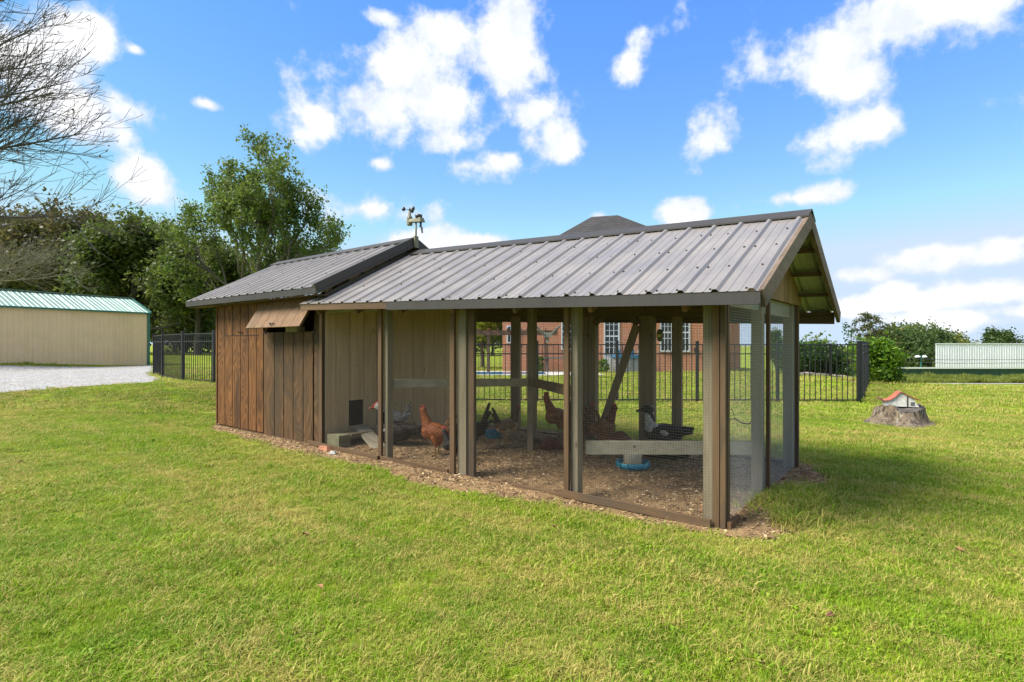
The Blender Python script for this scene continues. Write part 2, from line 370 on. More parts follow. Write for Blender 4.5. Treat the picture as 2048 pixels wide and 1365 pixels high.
# ------------------------------------------------------------------ scatter helper (for uncountable ground cover only)
def scatter(name, pts, rot, scl, idx, sources, label, parent=None):
    c = bpy.data.collections.new(name+'_pieces')
    for s_ in sources: c.objects.link(s_)
    me = bpy.data.meshes.new(name); me.vertices.add(len(pts)); me.vertices.foreach_set('co', np.asarray(pts, np.float32).ravel())
    a = me.attributes.new('rot', 'FLOAT_VECTOR', 'POINT'); a.data.foreach_set('vector', np.asarray(rot, np.float32).ravel())
    a = me.attributes.new('scl', 'FLOAT', 'POINT'); a.data.foreach_set('value', np.asarray(scl, np.float32))
    a = me.attributes.new('pick', 'INT', 'POINT'); a.data.foreach_set('value', np.asarray(idx, np.int32))
    ng = bpy.data.node_groups.new(name, 'GeometryNodeTree')
    ng.interface.new_socket('Geometry', in_out='INPUT', socket_type='NodeSocketGeometry'); ng.interface.new_socket('Geometry', in_out='OUTPUT', socket_type='NodeSocketGeometry')
    N = ng.nodes; L = ng.links; gi = N.new('NodeGroupInput'); go = N.new('NodeGroupOutput')
    ip = N.new('GeometryNodeInstanceOnPoints'); ci = N.new('GeometryNodeCollectionInfo'); ci.inputs['Collection'].default_value = c
    ci.inputs['Separate Children'].default_value = True; ci.inputs['Reset Children'].default_value = True
    def at(n, ty):
        q = N.new('GeometryNodeInputNamedAttribute'); q.data_type = ty; q.inputs['Name'].default_value = n; return q.outputs['Attribute']
    er = N.new('FunctionNodeEulerToRotation'); L.new(at('rot', 'FLOAT_VECTOR'), er.inputs[0])
    L.new(gi.outputs[0], ip.inputs['Points']); L.new(ci.outputs[0], ip.inputs['Instance']); ip.inputs['Pick Instance'].default_value = True
    L.new(at('pick', 'INT'), ip.inputs['Instance Index']); L.new(er.outputs[0], ip.inputs['Rotation']); L.new(at('scl', 'FLOAT'), ip.inputs['Scale'])
    L.new(ip.outputs[0], go.inputs[0])
    o = link(name, me, parent); md = o.modifiers.new('scatter', 'NODES'); md.node_group = ng
    return tag(o, label, None, None, 'stuff')

# ------------------------------------------------------------------ lawn grass
m, t, p = mat('grass_blade'); a, b, c = lawn_nodes(t); r = t.rand()
at_ = t.new('ShaderNodeAttribute', attribute_name='tone').outputs['Fac']
g = t.mix(t.rng(b, .3, .7), (.145,.28,.01), (.29,.42,.012))
g = t.mix(t.math('MULTIPLY', r, .5), g, (.1,.2,.013))
g = t.mix(t.rng(at_, .0, 1., 0, .55, 'LINEAR'), g, (.3,.4,.018))
q_ = t.pos(); sa = t.vmath('DOT_PRODUCT', q_, (-.782*.1, .623*.1, 0)); sb = t.vmath('DOT_PRODUCT', q_, (.623*1.5, .782*1.5, 0)); cx = t.new('ShaderNodeCombineXYZ'); t.l.new(sa, cx.inputs[0]); t.l.new(sb, cx.inputs[1])
streak = t.math('MULTIPLY', t.math('SUBTRACT', t.noise(cx.outputs[0], 1.6, 4, .6), .5), .55)
dry = t.math('ADD', streak, t.math('ADD', t.math('ADD', t.math('MULTIPLY', a, .55), t.math('MULTIPLY', c, .55)), t.math('MULTIPLY', at_, .32)))
g = t.mix(t.rng(dry, .57, .79, 0, .85), g, (.54,.43,.14))
t.l.new(g, p.inputs['Base Color']); p.inputs['Roughness'].default_value = .55; p.inputs['Specular IOR Level'].default_value = .25
tr = t.new('ShaderNodeBsdfTranslucent'); t.l.new(g, tr.inputs[0]); mx = t.new('ShaderNodeMixShader'); mx.inputs[0].default_value = .35
t.l.new(p.outputs[0], mx.inputs[1]); t.l.new(tr.outputs[0], mx.inputs[2]); t.l.new(mx.outputs[0], t.n['Material Output'].inputs[0])
M['blade'] = m
def clump(n, rad, h0, h1, wd, lean):
    v = []; f = []; tone = []
    for k in range(n):
        a = random.uniform(0, 6.283); rr = rad*math.sqrt(random.random()); bx_, by_ = rr*math.cos(a), rr*math.sin(a)
        h = random.uniform(h0, h1); d = random.uniform(0, 6.283); ln = random.uniform(.15, lean)*h; w_ = wd*random.uniform(.7, 1.3)
        sx, sy = -math.sin(d+random.uniform(-.8, .8))*w_/2, math.cos(d)*w_/2; dx, dy = math.cos(d)*ln, math.sin(d)*ln
        i = len(v); z1 = h*.6
        v += [(bx_-sx, by_-sy, -.01), (bx_+sx, by_+sy, -.01), (bx_+dx*.4+sx*.8, by_+dy*.4+sy*.8, z1), (bx_+dx*.4-sx*.8, by_+dy*.4-sy*.8, z1), (bx_+dx*1.1, by_+dy*1.1, h*random.uniform(.75, 1))]
        f += [(i, i+1, i+2, i+3), (i+3, i+2, i+4)]; tn = random.random()**1.5; tone += [tn]*5
    me = bpy.data.meshes.new('grass_clump'); me.from_pydata(v, [], f); at = me.attributes.new('tone', 'FLOAT', 'POINT'); at.data.foreach_set('value', tone)
    me.materials.append(M['blade']); return bpy.data.objects.new('grass_clump', me)
srcs = [clump(48, .07, .012, .032, .0038, 2.) for _ in range(8)] + [clump(24, .05, .02, .055, .0045, 1.4) for _ in range(3)] + [clump(60, .2, .02, .05, .012, 2.) for _ in range(4)]
def rosette():
    v = []; f = []; tone = []
    for k in range(16):
        a = random.uniform(0, 6.283); L = random.uniform(.012, .032); w_ = L*.3; r0 = random.uniform(0, .04); h = random.uniform(.012, .035); c_, s_ = math.cos(a), math.sin(a); i = len(v)
        P = lambda t_, q, z: (c_*(r0+t_)-s_*q, s_*(r0+t_)+c_*q, z)
        v += [P(0, 0, 0), P(L*.5, -w_, h), P(L, 0, h*.8), P(L*.5, w_, h)]; f.append((i, i+1, i+2, i+3)); tone += [random.random()*.35]*4
    me = bpy.data.meshes.new('weed_rosette'); me.from_pydata(v, [], f); at = me.attributes.new('tone', 'FLOAT', 'POINT'); at.data.foreach_set('value', tone); me.materials.append(M['blade']); return bpy.data.objects.new('weed_rosette', me)
srcs += [rosette(), rosette()]
STUMP = (6.88, 9.75)
def lawn_mask(X, Y):
    u, v = cuv(X, Y)
    s = dirt_sd(u, v); ok = s < .03
    ok &= ~((s > -.06) & (rng.random(len(X)) < .45))
    ok &= ~(in_poly(X, Y, GP) & (poly_dist(X, Y, GP) > .05))
    ok &= np.hypot((X-STUMP[0])/.62, (Y-STUMP[1])/.45) > 1
    ok &= ~((X > -.8) & (X < 13.5) & (Y > 28.6)); ok &= ~((X > -4) & (X < 4.5) & (Y > 24.9) & (Y < 29))
    ok &= ~((X > 17) & (Y > 28.5)); ok &= ~((Y > 26) & (X < -14.5))
    return ok
P_ = []; SC = []; IX = []
def ring(d0, d1, dens, scl, pick, wide=1.3):
    area = (d1-d0)*(d1+d0)*wide; n = int(area*dens)
    d = np.sqrt(rng.random(n)*(d1**2-d0**2)+d0**2); x = (rng.random(n)*2-1)*wide*d
    x = x + (rng.random(n)-.5)*1.6
    ok = lawn_mask(x, d); x, d = x[ok], d[ok]; n = len(x)
    P_.append(np.stack([x, d, terrain(x, d)], -1)); SC.append(scl*(.7+.6*rng.random(n))*(1+.3*wob(x, d, 2.5))); IX.append(pick(n, x, d))
tuft = lambda n, x, d: np.where(rng.random(n) < .07+.3*(wob(x, d, 1.8) > .3)+.12*(wob(x+5, d, .9) > .2), rng.integers(8, 11, n), np.where(rng.random(n) < .006+.03*(wob(x-4, d+2, 1.3) > .45), 15+rng.integers(0, 2, n), rng.integers(0, 8, n)))
bigp = lambda n, x, d: rng.integers(11, 15, n)
ring(1.2, 4.2, 900, 1.0, tuft); ring(4.2, 7.0, 520, 1.1, tuft); ring(7.0, 11., 240, 1.25, tuft)
ring(11, 17, 34, .95, bigp); ring(17, 34, 10, 1.3, bigp)
# longer tufts by the gable and along the soil edge
n = 420; u = rng.normal(-.3, .13, n); v = rng.normal(1.12, .25, n); X = CO.x+u*AX+v*BX; Y = CO.y+u*AY+v*BY
P_.append(np.stack([X, Y, terrain(X, Y)], -1)); SC.append(1.3+1.0*rng.random(n)); IX.append(rng.integers(8, 11, n))
n = 90; u = rng.normal(-.32, .06, n); v = rng.normal(.42, .08, n); X = CO.x+u*AX+v*BX; Y = CO.y+u*AY+v*BY
P_.append(np.stack([X, Y, terrain(X, Y)+.02], -1)); SC.append(1.1+.8*rng.random(n)); IX.append(rng.integers(8, 11, n))
P_ = np.concatenate(P_); SC = np.concatenate(SC); IX = np.concatenate(IX); n = len(P_)
ROT = np.stack([rng.normal(0, .12, n), rng.normal(0, .12, n), rng.random(n)*6.283], -1)
scatter('lawn_grass', P_, ROT, SC, IX, srcs, 'short mown grass of the lawn')

# litter and wood chips on the soil
m, t, p = mat('litter'); r = t.rand()
c = t.ramp(r, [(0, (.07,.042,.025)), (.4, (.22,.13,.06)), (.8, (.38,.26,.12)), (1, (.52,.41,.25))]); t.l.new(c, p.inputs['Base Color']); p.inputs['Roughness'].default_value = .9
chips = []
for k in range(6):
    mb = MB(); a, b, h = random.uniform(.008, .02), random.uniform(.004, .009), .003; mb.box(-a, a, -b, b, 0, h); 
    mb.v = [(x+random.uniform(-.003, .003), y+random.uniform(-.003, .003), z) for x, y, z in mb.v]
    chips.append(bpy.data.objects.new('chip', mb.mesh('chip', m)))
for k in range(3):
    mb = MB(); mb.tube([(-.05, 0, .004), (0, random.uniform(-.01, .01), .007), (.05, random.uniform(-.01, .01), .004)], .0016, 3); chips.append(bpy.data.objects.new('straw', mb.mesh('straw', m)))
n = 60000; u = rng.uniform(-.6, 8.8, n); v = rng.uniform(-.75, 3.2, n); s = dirt_sd(u, v)
ok = (s > -.05) & ((u < 5.3) | (v < 0)) & (rng.random(n) < .55+.45*wob(u, v, 2.5)+.2*(v > 2.4)); u, v = u[ok], v[ok]; n = len(u)
X = CO.x+u*AX+v*BX; Y = CO.y+u*AY+v*BY; Z = terrain(X, Y)+soil_z(u, v)+.007
scatter('litter', np.stack([X, Y, Z], -1), np.stack([rng.normal(0, .25, n), rng.normal(0, .25, n), rng.random(n)*6.283], -1), .5+.7*rng.random(n), np.where(rng.random(n) < .93, rng.integers(0, 6, n), rng.integers(6, 9, n)), chips, 'wood chips and straw litter on the soil')

# ================================================================== the chicken coop
coop = thing('chicken_coop', 'long wooden chicken coop with ribbed metal roof, plywood shed and wire mesh run', 'chicken coop', tuple(CO), CRZ)
def cb(u0, u1, v0, v1, z0, z1, mb=None):     # box in coop coordinates
    mb = mb or MB(); return mb.box(-u0, -u1, v0, v1, z0, z1)
def part(name, matl, *box, parent=coop): return cb(*box).build(name, matl, parent)
def cbeam(name, matl, p0, p1, wd, ht, up=(0,0,1), parent=coop):
    return MB().beam((-p0[0], p0[1], p0[2]), (-p1[0], p1[1], p1[2]), wd, ht, up).build(name, matl, parent)

W = 2.78; US = 5.29; UE = 8.49; OV = .36      # width, shed near corner, shed far corner, gable overhang
slope = lambda u: (u+OV)/5.8
ze = lambda u: 1.772+.175*slope(u)            # run roof at v=-.25
zr = lambda u: 2.60+.215*slope(u)             # run ridge
RV = W/2
def zroof(u, v):                              # underside level of run roof
    v = v if v <= RV else W-v
    return ze(u)+(zr(u)-ze(u))*(v+.25)/(RV+.25)
ztop = lambda u: zroof(u, 0)-.09

# ---- run: posts
def post(u0, u1, v0, v1, z1, m='grey_z', z0=-.02, name='post', lean=0.):
    mb = cb(u0, u1, v0, v1, z0, z1); mb.v = [(x+lean*(z > .5), y, z) for x, y, z in mb.v]
    return mb.build(name, M[m], coop)
for (u0, u1, bu0, bu1) in ((3.985, 3.93, 4.06, 4.00), (2.76, 2.64, 2.84, 2.775), (1.335, 1.262, 1.385, 1.335), (.13, .04, .045, -.005)):
    post(u0, u1, .006, .09, ztop(u0)+.06)
    post(bu0, bu1, -.034, -.003, ztop(bu0)+.03, 'brown_z', 0., 'batten')
post(2.60, 2.525, .004, .045, ztop(2.5)+.03, 'brown_z', 0., 'door_jamb')
part('batten', M['brown_z'], -.012, -.05, -.034, .0, -.03, ztop(0)+.02)
part('batten', M['brown_z'], -.02, -.055, .006, .06, .02, ztop(0)+.02)
# gable end posts
for v0, v1 in ((1.20, 1.30), (2.45, 2.55)):
    post(.10, .006, v0, v1, zroof(0, v0)-.06)
part('batten', M['brown_z'], -.003, -.034, 1.305, 1.355, 0., zroof(0, 1.3)-.5)
part('batten', M['brown_z'], -.003, -.034, 2.555, 2.61, 0., zroof(0, 2.55)-.1)
post(.12, .01, W-.105, W-.005, ztop(0)+.05)
# rear wall posts
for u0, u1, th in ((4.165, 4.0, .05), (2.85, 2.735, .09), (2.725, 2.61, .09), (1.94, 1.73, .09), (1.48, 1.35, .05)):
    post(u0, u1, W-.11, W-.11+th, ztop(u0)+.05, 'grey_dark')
# mid-run post and roosts
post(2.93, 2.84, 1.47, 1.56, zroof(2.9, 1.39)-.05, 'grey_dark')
cbeam('roost_bar', M['grey_x'], (4.0, .1, .93), (2.90, 1.44, .915), .045, .1)
cbeam('roost_bar', M['brown_x'], (2.83, 1.47, .915), (1.30, .13, .95), .045, .1)
cbeam('roost_bar', M['pale_rail'], (1.25, .125, .46), (.1, 1.22, .43), .045, .12)
cbeam('roost_bar', M['grey_x'], (4.0, 2.66, .95), (2.93, 2.66, .95), .04, .1) if False else None
# headers, plates
def ubeam(name, matl, u0, u1, v0, v1, zf0, zf1, parent=coop):
    mb = MB().hexa([(-u0, v0, zf0(u0)), (-u1, v0, zf0(u1)), (-u1, v1, zf0(u1)), (-u0, v1, zf0(u0)), (-u0, v0, zf1(u0)), (-u1, v0, zf1(u1)), (-u1, v1, zf1(u1)), (-u0, v1, zf1(u0))])
    return mb.build(name, matl, parent)
ubeam('top_plate', M['brown_x'], US-.02, .15, .108, .15, lambda u: ztop(u)-.1, lambda u: ztop(u)+.05)
for a, b in ((US-.06, 4.07), (3.89, 2.86)): ubeam('header', M['grey_x'], a, b, .012, .05, lambda u: ztop(u)-.13-.02*(u-3.9 if u > 3.95 else 0), lambda u: ztop(u)-.02)
for a, b in ((2.515, 1.4), (1.225, .145)): ubeam('header', M['brown_x'], a, b, .012, .05, lambda u: ztop(u)-.06, lambda u: ztop(u)+.05)
ubeam('rear_header', M['brown_x'], US-.02, -.0, W-.02, W+.02, lambda u: ztop(u)-.14, lambda u: ztop(u)+.06)
ubeam('rear_header', M['brown_x'], US-.02, .12, W-.16, W-.115, lambda u: ztop(u)-.1, lambda u: ztop(u)+.06)
cbeam('corner_brace', M['brown_x'], (2.61, W-.14, ztop(2.6)-.2), (2.46, W-.14, ztop(2.5)-.06), .05, .09)
cbeam('corner_brace', M['brown_x'], (1.94, W-.14, ztop(2)-.2), (2.09, W-.14, ztop(2)-.06), .05, .09)
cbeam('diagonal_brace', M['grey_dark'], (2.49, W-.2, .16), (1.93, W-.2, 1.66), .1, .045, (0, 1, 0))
part('rear_plate', M['brown_x'], US-.02, .13, W-.10, W-.03, .0, .06)
part('gable_header', M['grey_y'], .075, .03, .11, 1.195, ztop(0)-.1, ztop(0)+.03)
part('gable_header', M['grey_y'], .075, .03, 1.36, 2.44, ztop(0)-.12, ztop(0)+.03)
# bottom boards along the front
def board(u0, z0, u1, z1, h, v0=-.04, v1=-.005, m='brown_x'):
    MB().hexa([(-u0, v0, z0), (-u1, v0, z1), (-u1, v1, z1), (-u0, v1, z0), (-u0, v0, z0+h), (-u1, v0, z1+h), (-u1, v1, z1+h), (-u0, v1, z0+h)]).build('bottom_board', M[m], coop)
board(5.55, .035, 4.03, .01, .05, -.07, -.037); board(3.99, .015, 2.85, .015, .05, -.06, -.036); board(2.5, .0, 2.0, -.005, .03, -.045, -.006)
board(1.98, .0, 1.39, .005, .04, -.05, -.006); board(1.38, .025, .05, .02, .06, -.07, -.036)
part('bottom_board', M['brown_y'], -.056, -.085, -.02, .22, .0, .075)
# posts' feet blocks beside the shed
part('mossy_block', wood('mossy_timber', (.14,.12,.07), (.26,.25,.14), 'y', (.1,.12,.05), .7), 5.26, 4.98, .04, .22, -.01, .19)
part('step_board', M['grey_dark'], 5.22, 4.98, .24, 1.0, .14, .19)
cbeam('ramp_board', M['grey_x'], (5.2, .55, .24), (4.55, .38, .02), .2, .03)
part('kick_board', M['ply_pale'], 5.24, 5.2, 1.6, 2.6, .0, .2)

# ---- wire mesh, one sheet per bay
def wires(P0, du, dv, nu, nv, nrm, th=.00115):
    P0 = Vector(P0); du = Vector(du); dv = Vector(dv); nrm = Vector(nrm).normalized(); ud = du.normalized(); vd = dv.normalized(); mb = MB(); h = th/2
    for i in range(nu+1):
        a = P0+du*(i/nu); b = a+dv+Vector((0, 0, 0)); mb.hexa([a-ud*h-nrm*h, a+ud*h-nrm*h, a+ud*h+nrm*h, a-ud*h+nrm*h, b-ud*h-nrm*h, b+ud*h-nrm*h, b+ud*h+nrm*h, b-ud*h+nrm*h])
    for i in range(nv+1):
        a = P0+dv*(i/nv)+nrm*th; b = a+du; mb.hexa([a-vd*h-nrm*h, a+vd*h-nrm*h, a+vd*h+nrm*h, a-vd*h+nrm*h, b-vd*h-nrm*h, b+vd*h-nrm*h, b+vd*h+nrm*h, b-vd*h+nrm*h])
    return mb
CELL = .0215
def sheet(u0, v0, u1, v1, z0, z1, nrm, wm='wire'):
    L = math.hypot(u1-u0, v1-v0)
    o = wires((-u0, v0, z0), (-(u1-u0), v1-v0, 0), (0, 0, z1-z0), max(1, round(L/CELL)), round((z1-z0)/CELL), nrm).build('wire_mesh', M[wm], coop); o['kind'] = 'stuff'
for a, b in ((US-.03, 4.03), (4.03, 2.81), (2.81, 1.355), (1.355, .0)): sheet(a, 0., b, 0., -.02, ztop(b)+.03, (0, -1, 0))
sheet(.0, .0, .0, 1.33, .0, ztop(0)+.0, (1, 0, 0), 'wire_lit'); sheet(0., 1.33, 0., 2.58, .0, ztop(0)+.0, (1, 0, 0), 'wire_lit')
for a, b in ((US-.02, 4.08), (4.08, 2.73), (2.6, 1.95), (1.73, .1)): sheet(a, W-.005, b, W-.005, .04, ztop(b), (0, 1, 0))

# ---- gable plywood above the mesh: upright planks
gpl = MB(); gpl.beam((-.02, .05, zroof(0, .05)-.05), (-.02, RV, zr(0)-.05), .06, .09); gpl.beam((-.02, RV, zr(0)-.05), (-.02, W-.05, zroof(0, W-.05)-.05), .06, .09)
gw = gpl.build('gable_frame', M['brown_y'], coop)
e = list(np.linspace(.06, W-.06, 14))
for i in range(len(e)-1):
    a, b = e[i]+.003, e[i+1]-.003; zb = ztop(0)+.02
    ta, tb = zroof(0, a)-.01, zroof(0, b)-.01; mid = None
    x0, x1 = .022, .036
    if (a < RV < b): pts = [(a, zb), (b, zb), (b, tb), (RV, zr(0)-.01), (a, ta)]
    else: pts = [(a, zb), (b, zb), (b, tb), (a, ta)]
    if min(ta, tb) < zb+.01: continue
    mb = MB(); n_ = len(pts); mb.v = [(x0, p[0], p[1]) for p in pts]+[(x1, p[0], p[1]) for p in pts]
    mb.f = [tuple(range(n_))[::-1], tuple(range(n_, 2*n_))]+[(k, (k+1) % n_, n_+(k+1) % n_, n_+k) for k in range(n_)]; mb.m = [0]*len(mb.f)
    mb.build('plank', M['ply_gable'], gw)

# ---- ribbed metal roofing
def rib_profile(wd, pitch=.25, phase=0.):
    pts = [(0, 0)]; k = 0; s = phase
    while s < wd-.02:
        if s-.03 > 0: pts += [(s-.03, 0), (s-.012, .021), (s+.012, .021), (s+.03, 0)]
        for q in (.085, .165):
            if 0 < s+q-.012 and s+q+.012 < wd: pts += [(s+q-.01, 0), (s+q-.004, .004), (s+q+.004, .004), (s+q+.01, 0)]
        s += pitch
    pts.append((wd, 0)); return pts
def roofing(root, eave, ridge, u0, u1, side, panel=.75):
    """eave(u), ridge(u) -> (v, z); one object per metal sheet"""
    nrow = 6; u = u0; first = True; tint = 0
    while u < u1-.01:
        ub = min(u+panel, u1); pr = rib_profile(ub-u, phase=.06 if ub-u > .2 else 9)
        ev = np.array(eave(u)); rv = np.array(ridge(u)); d = rv-ev; nn = np.array([-d[1], d[0]])/np.hypot(*d); nn = nn if nn[1] > 0 else -nn
        mb = MB(); P = len(pr); lift = random.uniform(0, .0025)
        for lay in (0, 1):
            b0 = len(mb.v)
            for r_ in range(nrow+1):
                q = r_/nrow
                for s_, h in pr:
                    uu = u+s_; e0 = np.array(eave(uu)); r0 = np.array(ridge(uu)); p = e0+(r0-e0)*q + nn*(h+lift+.002*math.sin(uu*7+q*9)*q*(1-q)*4 - lay*.0025)
                    mb.v.append((-uu, p[0], p[1]))
            for r_ in range(nrow):
                for k in range(P-1):
                    q_ = (b0+r_*P+k, b0+r_*P+k+1, b0+(r_+1)*P+k+1, b0+(r_+1)*P+k)
                    up = (side > 0) == (lay == 0)
                    mb.f.append(q_ if not up else q_[::-1]); mb.m.append(lay)
        n0 = (nrow+1)*P
        for k in range(P-1):
            for r_ in (0, nrow): mb.f.append((r_*P+k, r_*P+k+1, n0+r_*P+k+1, n0+r_*P+k)); mb.m.append(0)
        for r_ in range(nrow):
            for k in (0, P-1): mb.f.append((r_*P+k, (r_+1)*P+k, n0+(r_+1)*P+k, n0+r_*P+k)); mb.m.append(0)
        mb.build('roof_panel', [M['roof'], M['under']], root)
        u = ub
def screws(root, eave, ridge, u0, u1, rows):
    mb = MB(); u = u0+.06
    while u < u1-.03:
        for i, q in enumerate(rows):
            for du in ((.045,) if (int(round((u-u0)/.25))+i) % 3 else (.045, -.045)):
                uu = u+du; 
                if not u0+.02 < uu < u1-.02: continue
                e0 = np.array(eave(uu)); r0 = np.array(ridge(uu)); d = (r0-e0); nn = np.array([-d[1], d[0]])/np.hypot(*d); nn = nn if nn[1] > 0 else -nn
                p = e0+d*(q+random.uniform(-.006, .006)); c = Vector((-uu, p[0], p[1])); nv = Vector((0, nn[0], nn[1])); mb.tube([c, c+nv*.011], [.0105, .008], 6)
        u += .25
    o = mb.build('roof_screws', M['screw'], root); o['kind'] = 'stuff'
# run roof frame: rafters, purlins, ridge beam
rf = MB(); rf.beam((OV-.02, RV, zr(-OV)-.075), (-5.3, RV, zr(5.3)-.075), .04, .13)
for u in np.linspace(.2, 5.1, 7):
    for sgn in (0, 1):
        v0, v1 = (-.2, RV-.03) if not sgn else (W+.2, RV+.03)
        rf.beam((-u, v0, zroof(u, -.2 if not sgn else W+.2)-.125), (-u, v1, zroof(u, RV-.03)-.125), .09, .04, (1, 0, 0))
rroof = rf.build('run_roof', M['brown_y'], coop)
for q in (.04, .27, .5, .73, .94):
    for side in (0, 1):
        v = -.25+(RV+.25)*q; vv_ = v if not side else W-v
        MB().beam((OV-.03, vv_, zroof(-OV, v)-.052), (-5.35, vv_, zroof(5.35, v)-.052), .09, .035).build('purlin', M['brown_x'], rroof)
ev = lambda u: (-.27, ze(u)+.004-.01); rg = lambda u: (RV, zr(u)+.004)
ev2 = lambda u: (W+.27, ze(u)+.004-.01)
roofing(rroof, ev, rg, -OV, 5.42, 1); roofing(rroof, ev2, rg, -OV, 5.42, -1)
screws(rroof, ev, rg, -OV, 5.42, (.03, .28, .53, .76))
def ridgecap(root, u0, u1, zf, wv=.15, drop=.52):
    mb = MB()
    for s_ in (-1, 1):
        for k, (a, b) in enumerate(((0, wv), (wv, wv+.006))):
            mb.hexa([(-u0, RV+s_*a, zf(u0)+.036-a*drop), (-u1, RV+s_*a, zf(u1)+.036-a*drop), (-u1, RV+s_*b, zf(u1)+.036-b*drop-(.012 if k else 0)), (-u0, RV+s_*b, zf(u0)+.036-b*drop-(.012 if k else 0)),
                     (-u0, RV+s_*a, zf(u0)+.04-a*drop), (-u1, RV+s_*a, zf(u1)+.04-a*drop), (-u1, RV+s_*b, zf(u1)+.04-b*drop), (-u0, RV+s_*b, zf(u0)+.04-b*drop)])
    mb.build('ridge_cap', M['trim'], root)
ridgecap(rroof, 5.0, -OV-.02, lambda u: zr(u))
# barge boards on the gable overhang and eave fascias
MB().beam((OV, -.24, ze(-OV)-.055), (OV, RV-.002, zr(-OV)-.06), .13, .035, (1, 0, 0)).build('barge_board', M['barge'], rroof)
MB().beam((OV, W+.26, ze(-OV)-.06), (OV, RV+.002, zr(-OV)-.06), .13, .035, (1, 0, 0)).build('barge_board', M['barge'], rroof)
MB().beam((OV-.04, W+.24, ze(-OV)-.07), (-5.3, W+.24, ze(5.3)-.07), .035, .13).build('fascia', M['brown_x'], rroof)
fz = lambda o_: (lambda u: ze(u)+o_)
ubeam('fascia', M['brown_x'], 5.40, 3.62, -.262, -.225, fz(-.085), fz(-.005), rroof)
ubeam('eave_trim', M['trim'], 3.62, -OV+.005, -.266, -.23, fz(-.098), fz(-.006), rroof)
ubeam('eave_lip', M['trim'], 3.60, -OV+.01, -.276, -.267, fz(-.098), fz(-.088), rroof)

# ---- shed
fw = MB(); cb(UE-.01, US+.01, .035, .075, .0, .09, fw); cb(UE-.01, US+.01, .035, .075, 1.98, 2.1, fw)
for u in (UE-.05, 7.1, 6.9, US+.05): cb(u+.02, u-.02, .035, .075, .09, 1.98, fw)
front = fw.build('front_wall', M['brown_z'], coop)
eL = [8.49, 8.19, 7.92, 7.64, 7.37, 7.11, 6.90]; eR = [6.90, 6.575, 6.31, 6.05, 5.785, 5.535, 5.29]
G = .009; zb = lambda u: .06
for i in range(6):
    a, b = eL[i]-G, eL[i+1]+G; dz = random.uniform(-.004, .004)
    if i in (0, 5):
        part('plank', M['ply_orange'], a, b, -.001, .03, .05+dz, 2.06, parent=front)
    else:
        part('plank', M['ply_orange'], a, b, -.001, .03, .05+dz, 1.548, parent=front)
for i in range(6):
    a, b = eR[i]-G, eR[i+1]+G
    if i == 5: part('plank', M['ply_dark'], a-.02, b, .004, .034, .035, 2.06, parent=front); continue
    part('plank', M['ply_dark'], a, b, .004, .034, .035+random.uniform(-.004, .004), 1.585, parent=front)
hl = cb(8.18, 7.12, .0365, .055, 1.56, 2.05).build('nest_hatch', M['brown_z'], coop)
for i in range(1, 5): part('plank', M['ply_orange'], eL[i]-G, eL[i+1]+G, .0, .032, 1.556, 2.05, parent=hl)
def handle(parent, c, s=.06):
    c = Vector(c); MB().tube([c+Vector((-s, 0, 0)), c+Vector((-s*.6, -.025, .012)), c+Vector((0, -.032, .016)), c+Vector((s*.6, -.025, .012)), c+Vector((s, 0, 0))], .008, 6).build('handle', M['black_iron'], parent)
handle(hl, (-7.62, -.004, 1.6))
MB().box(-8.24, -7.02, -.006, -.002, 1.549, 1.555).build('hatch_gap', M['black_iron'], hl)
# open hatch, hinged under the eave
th = R(31); hz = 2.07; hl_ = .5
hp = []
oh = None
def hatchpt(u, s, off): return (-u, .0-math.sin(th)*s-math.cos(th)*off, hz-math.cos(th)*s+math.sin(th)*off) 
he = [6.91, 6.66, 6.41, 6.16, 5.91, 5.66, 5.42]
bk = MB().hexa([hatchpt(6.9, .02, -.02), hatchpt(5.43, .02, -.02), hatchpt(5.43, .02, -.002), hatchpt(6.9, .02, -.002), hatchpt(6.9, .48, -.02), hatchpt(5.43, .48, -.02), hatchpt(5.43, .48, -.002), hatchpt(6.9, .48, -.002)])
oh = bk.build('open_hatch', M['brown_z'], coop)
for i in range(6):
    a, b = he[i]-.004, he[i+1]+.004
    MB().hexa([hatchpt(a, 0, 0), hatchpt(b, 0, 0), hatchpt(b, 0, .016), hatchpt(a, 0, .016), hatchpt(a, hl_, 0), hatchpt(b, hl_, 0), hatchpt(b, hl_, .016), hatchpt(a, hl_, .016)]).build('plank', M['hatch'], oh)
handle(oh, hatchpt(6.16, .45, .018)); 
for u in (6.85, 5.5): MB().box(-u-.02, -u+.02, -.012, .003, 1.575, 1.6).build('latch', M['black_iron'], oh)
part('prop_block', M['grey_z'], 6.2, 5.9, -.03, .1, 1.586, 1.66)
# dark room inside, back and far walls
part('corner_trim', M['ply_orange'], UE+.012, UE-.035, -.014, -.002, .04, 2.06)
part('corner_trim', M['brown_z'], US+.07, US+.005, -.014, .0035, .02, 2.03)
part('skid_board', M['brown_x'], UE+.02, US+.0, -.01, .03, -.03, .032)
part('skid_board', M['grey_x'], UE+.22, UE+.03, .1, .25, -.02, .07)
part('far_wall', M['ply_orange'], UE, UE-.03, .08, W, .05, 2.1)
part('back_wall', M['ply_dark'], UE-.04, US+.04, W-.03, W, .05, 2.1)
part('floor', M['grey_x'], UE-.04, US+.04, .08, W-.04, .1, .14)
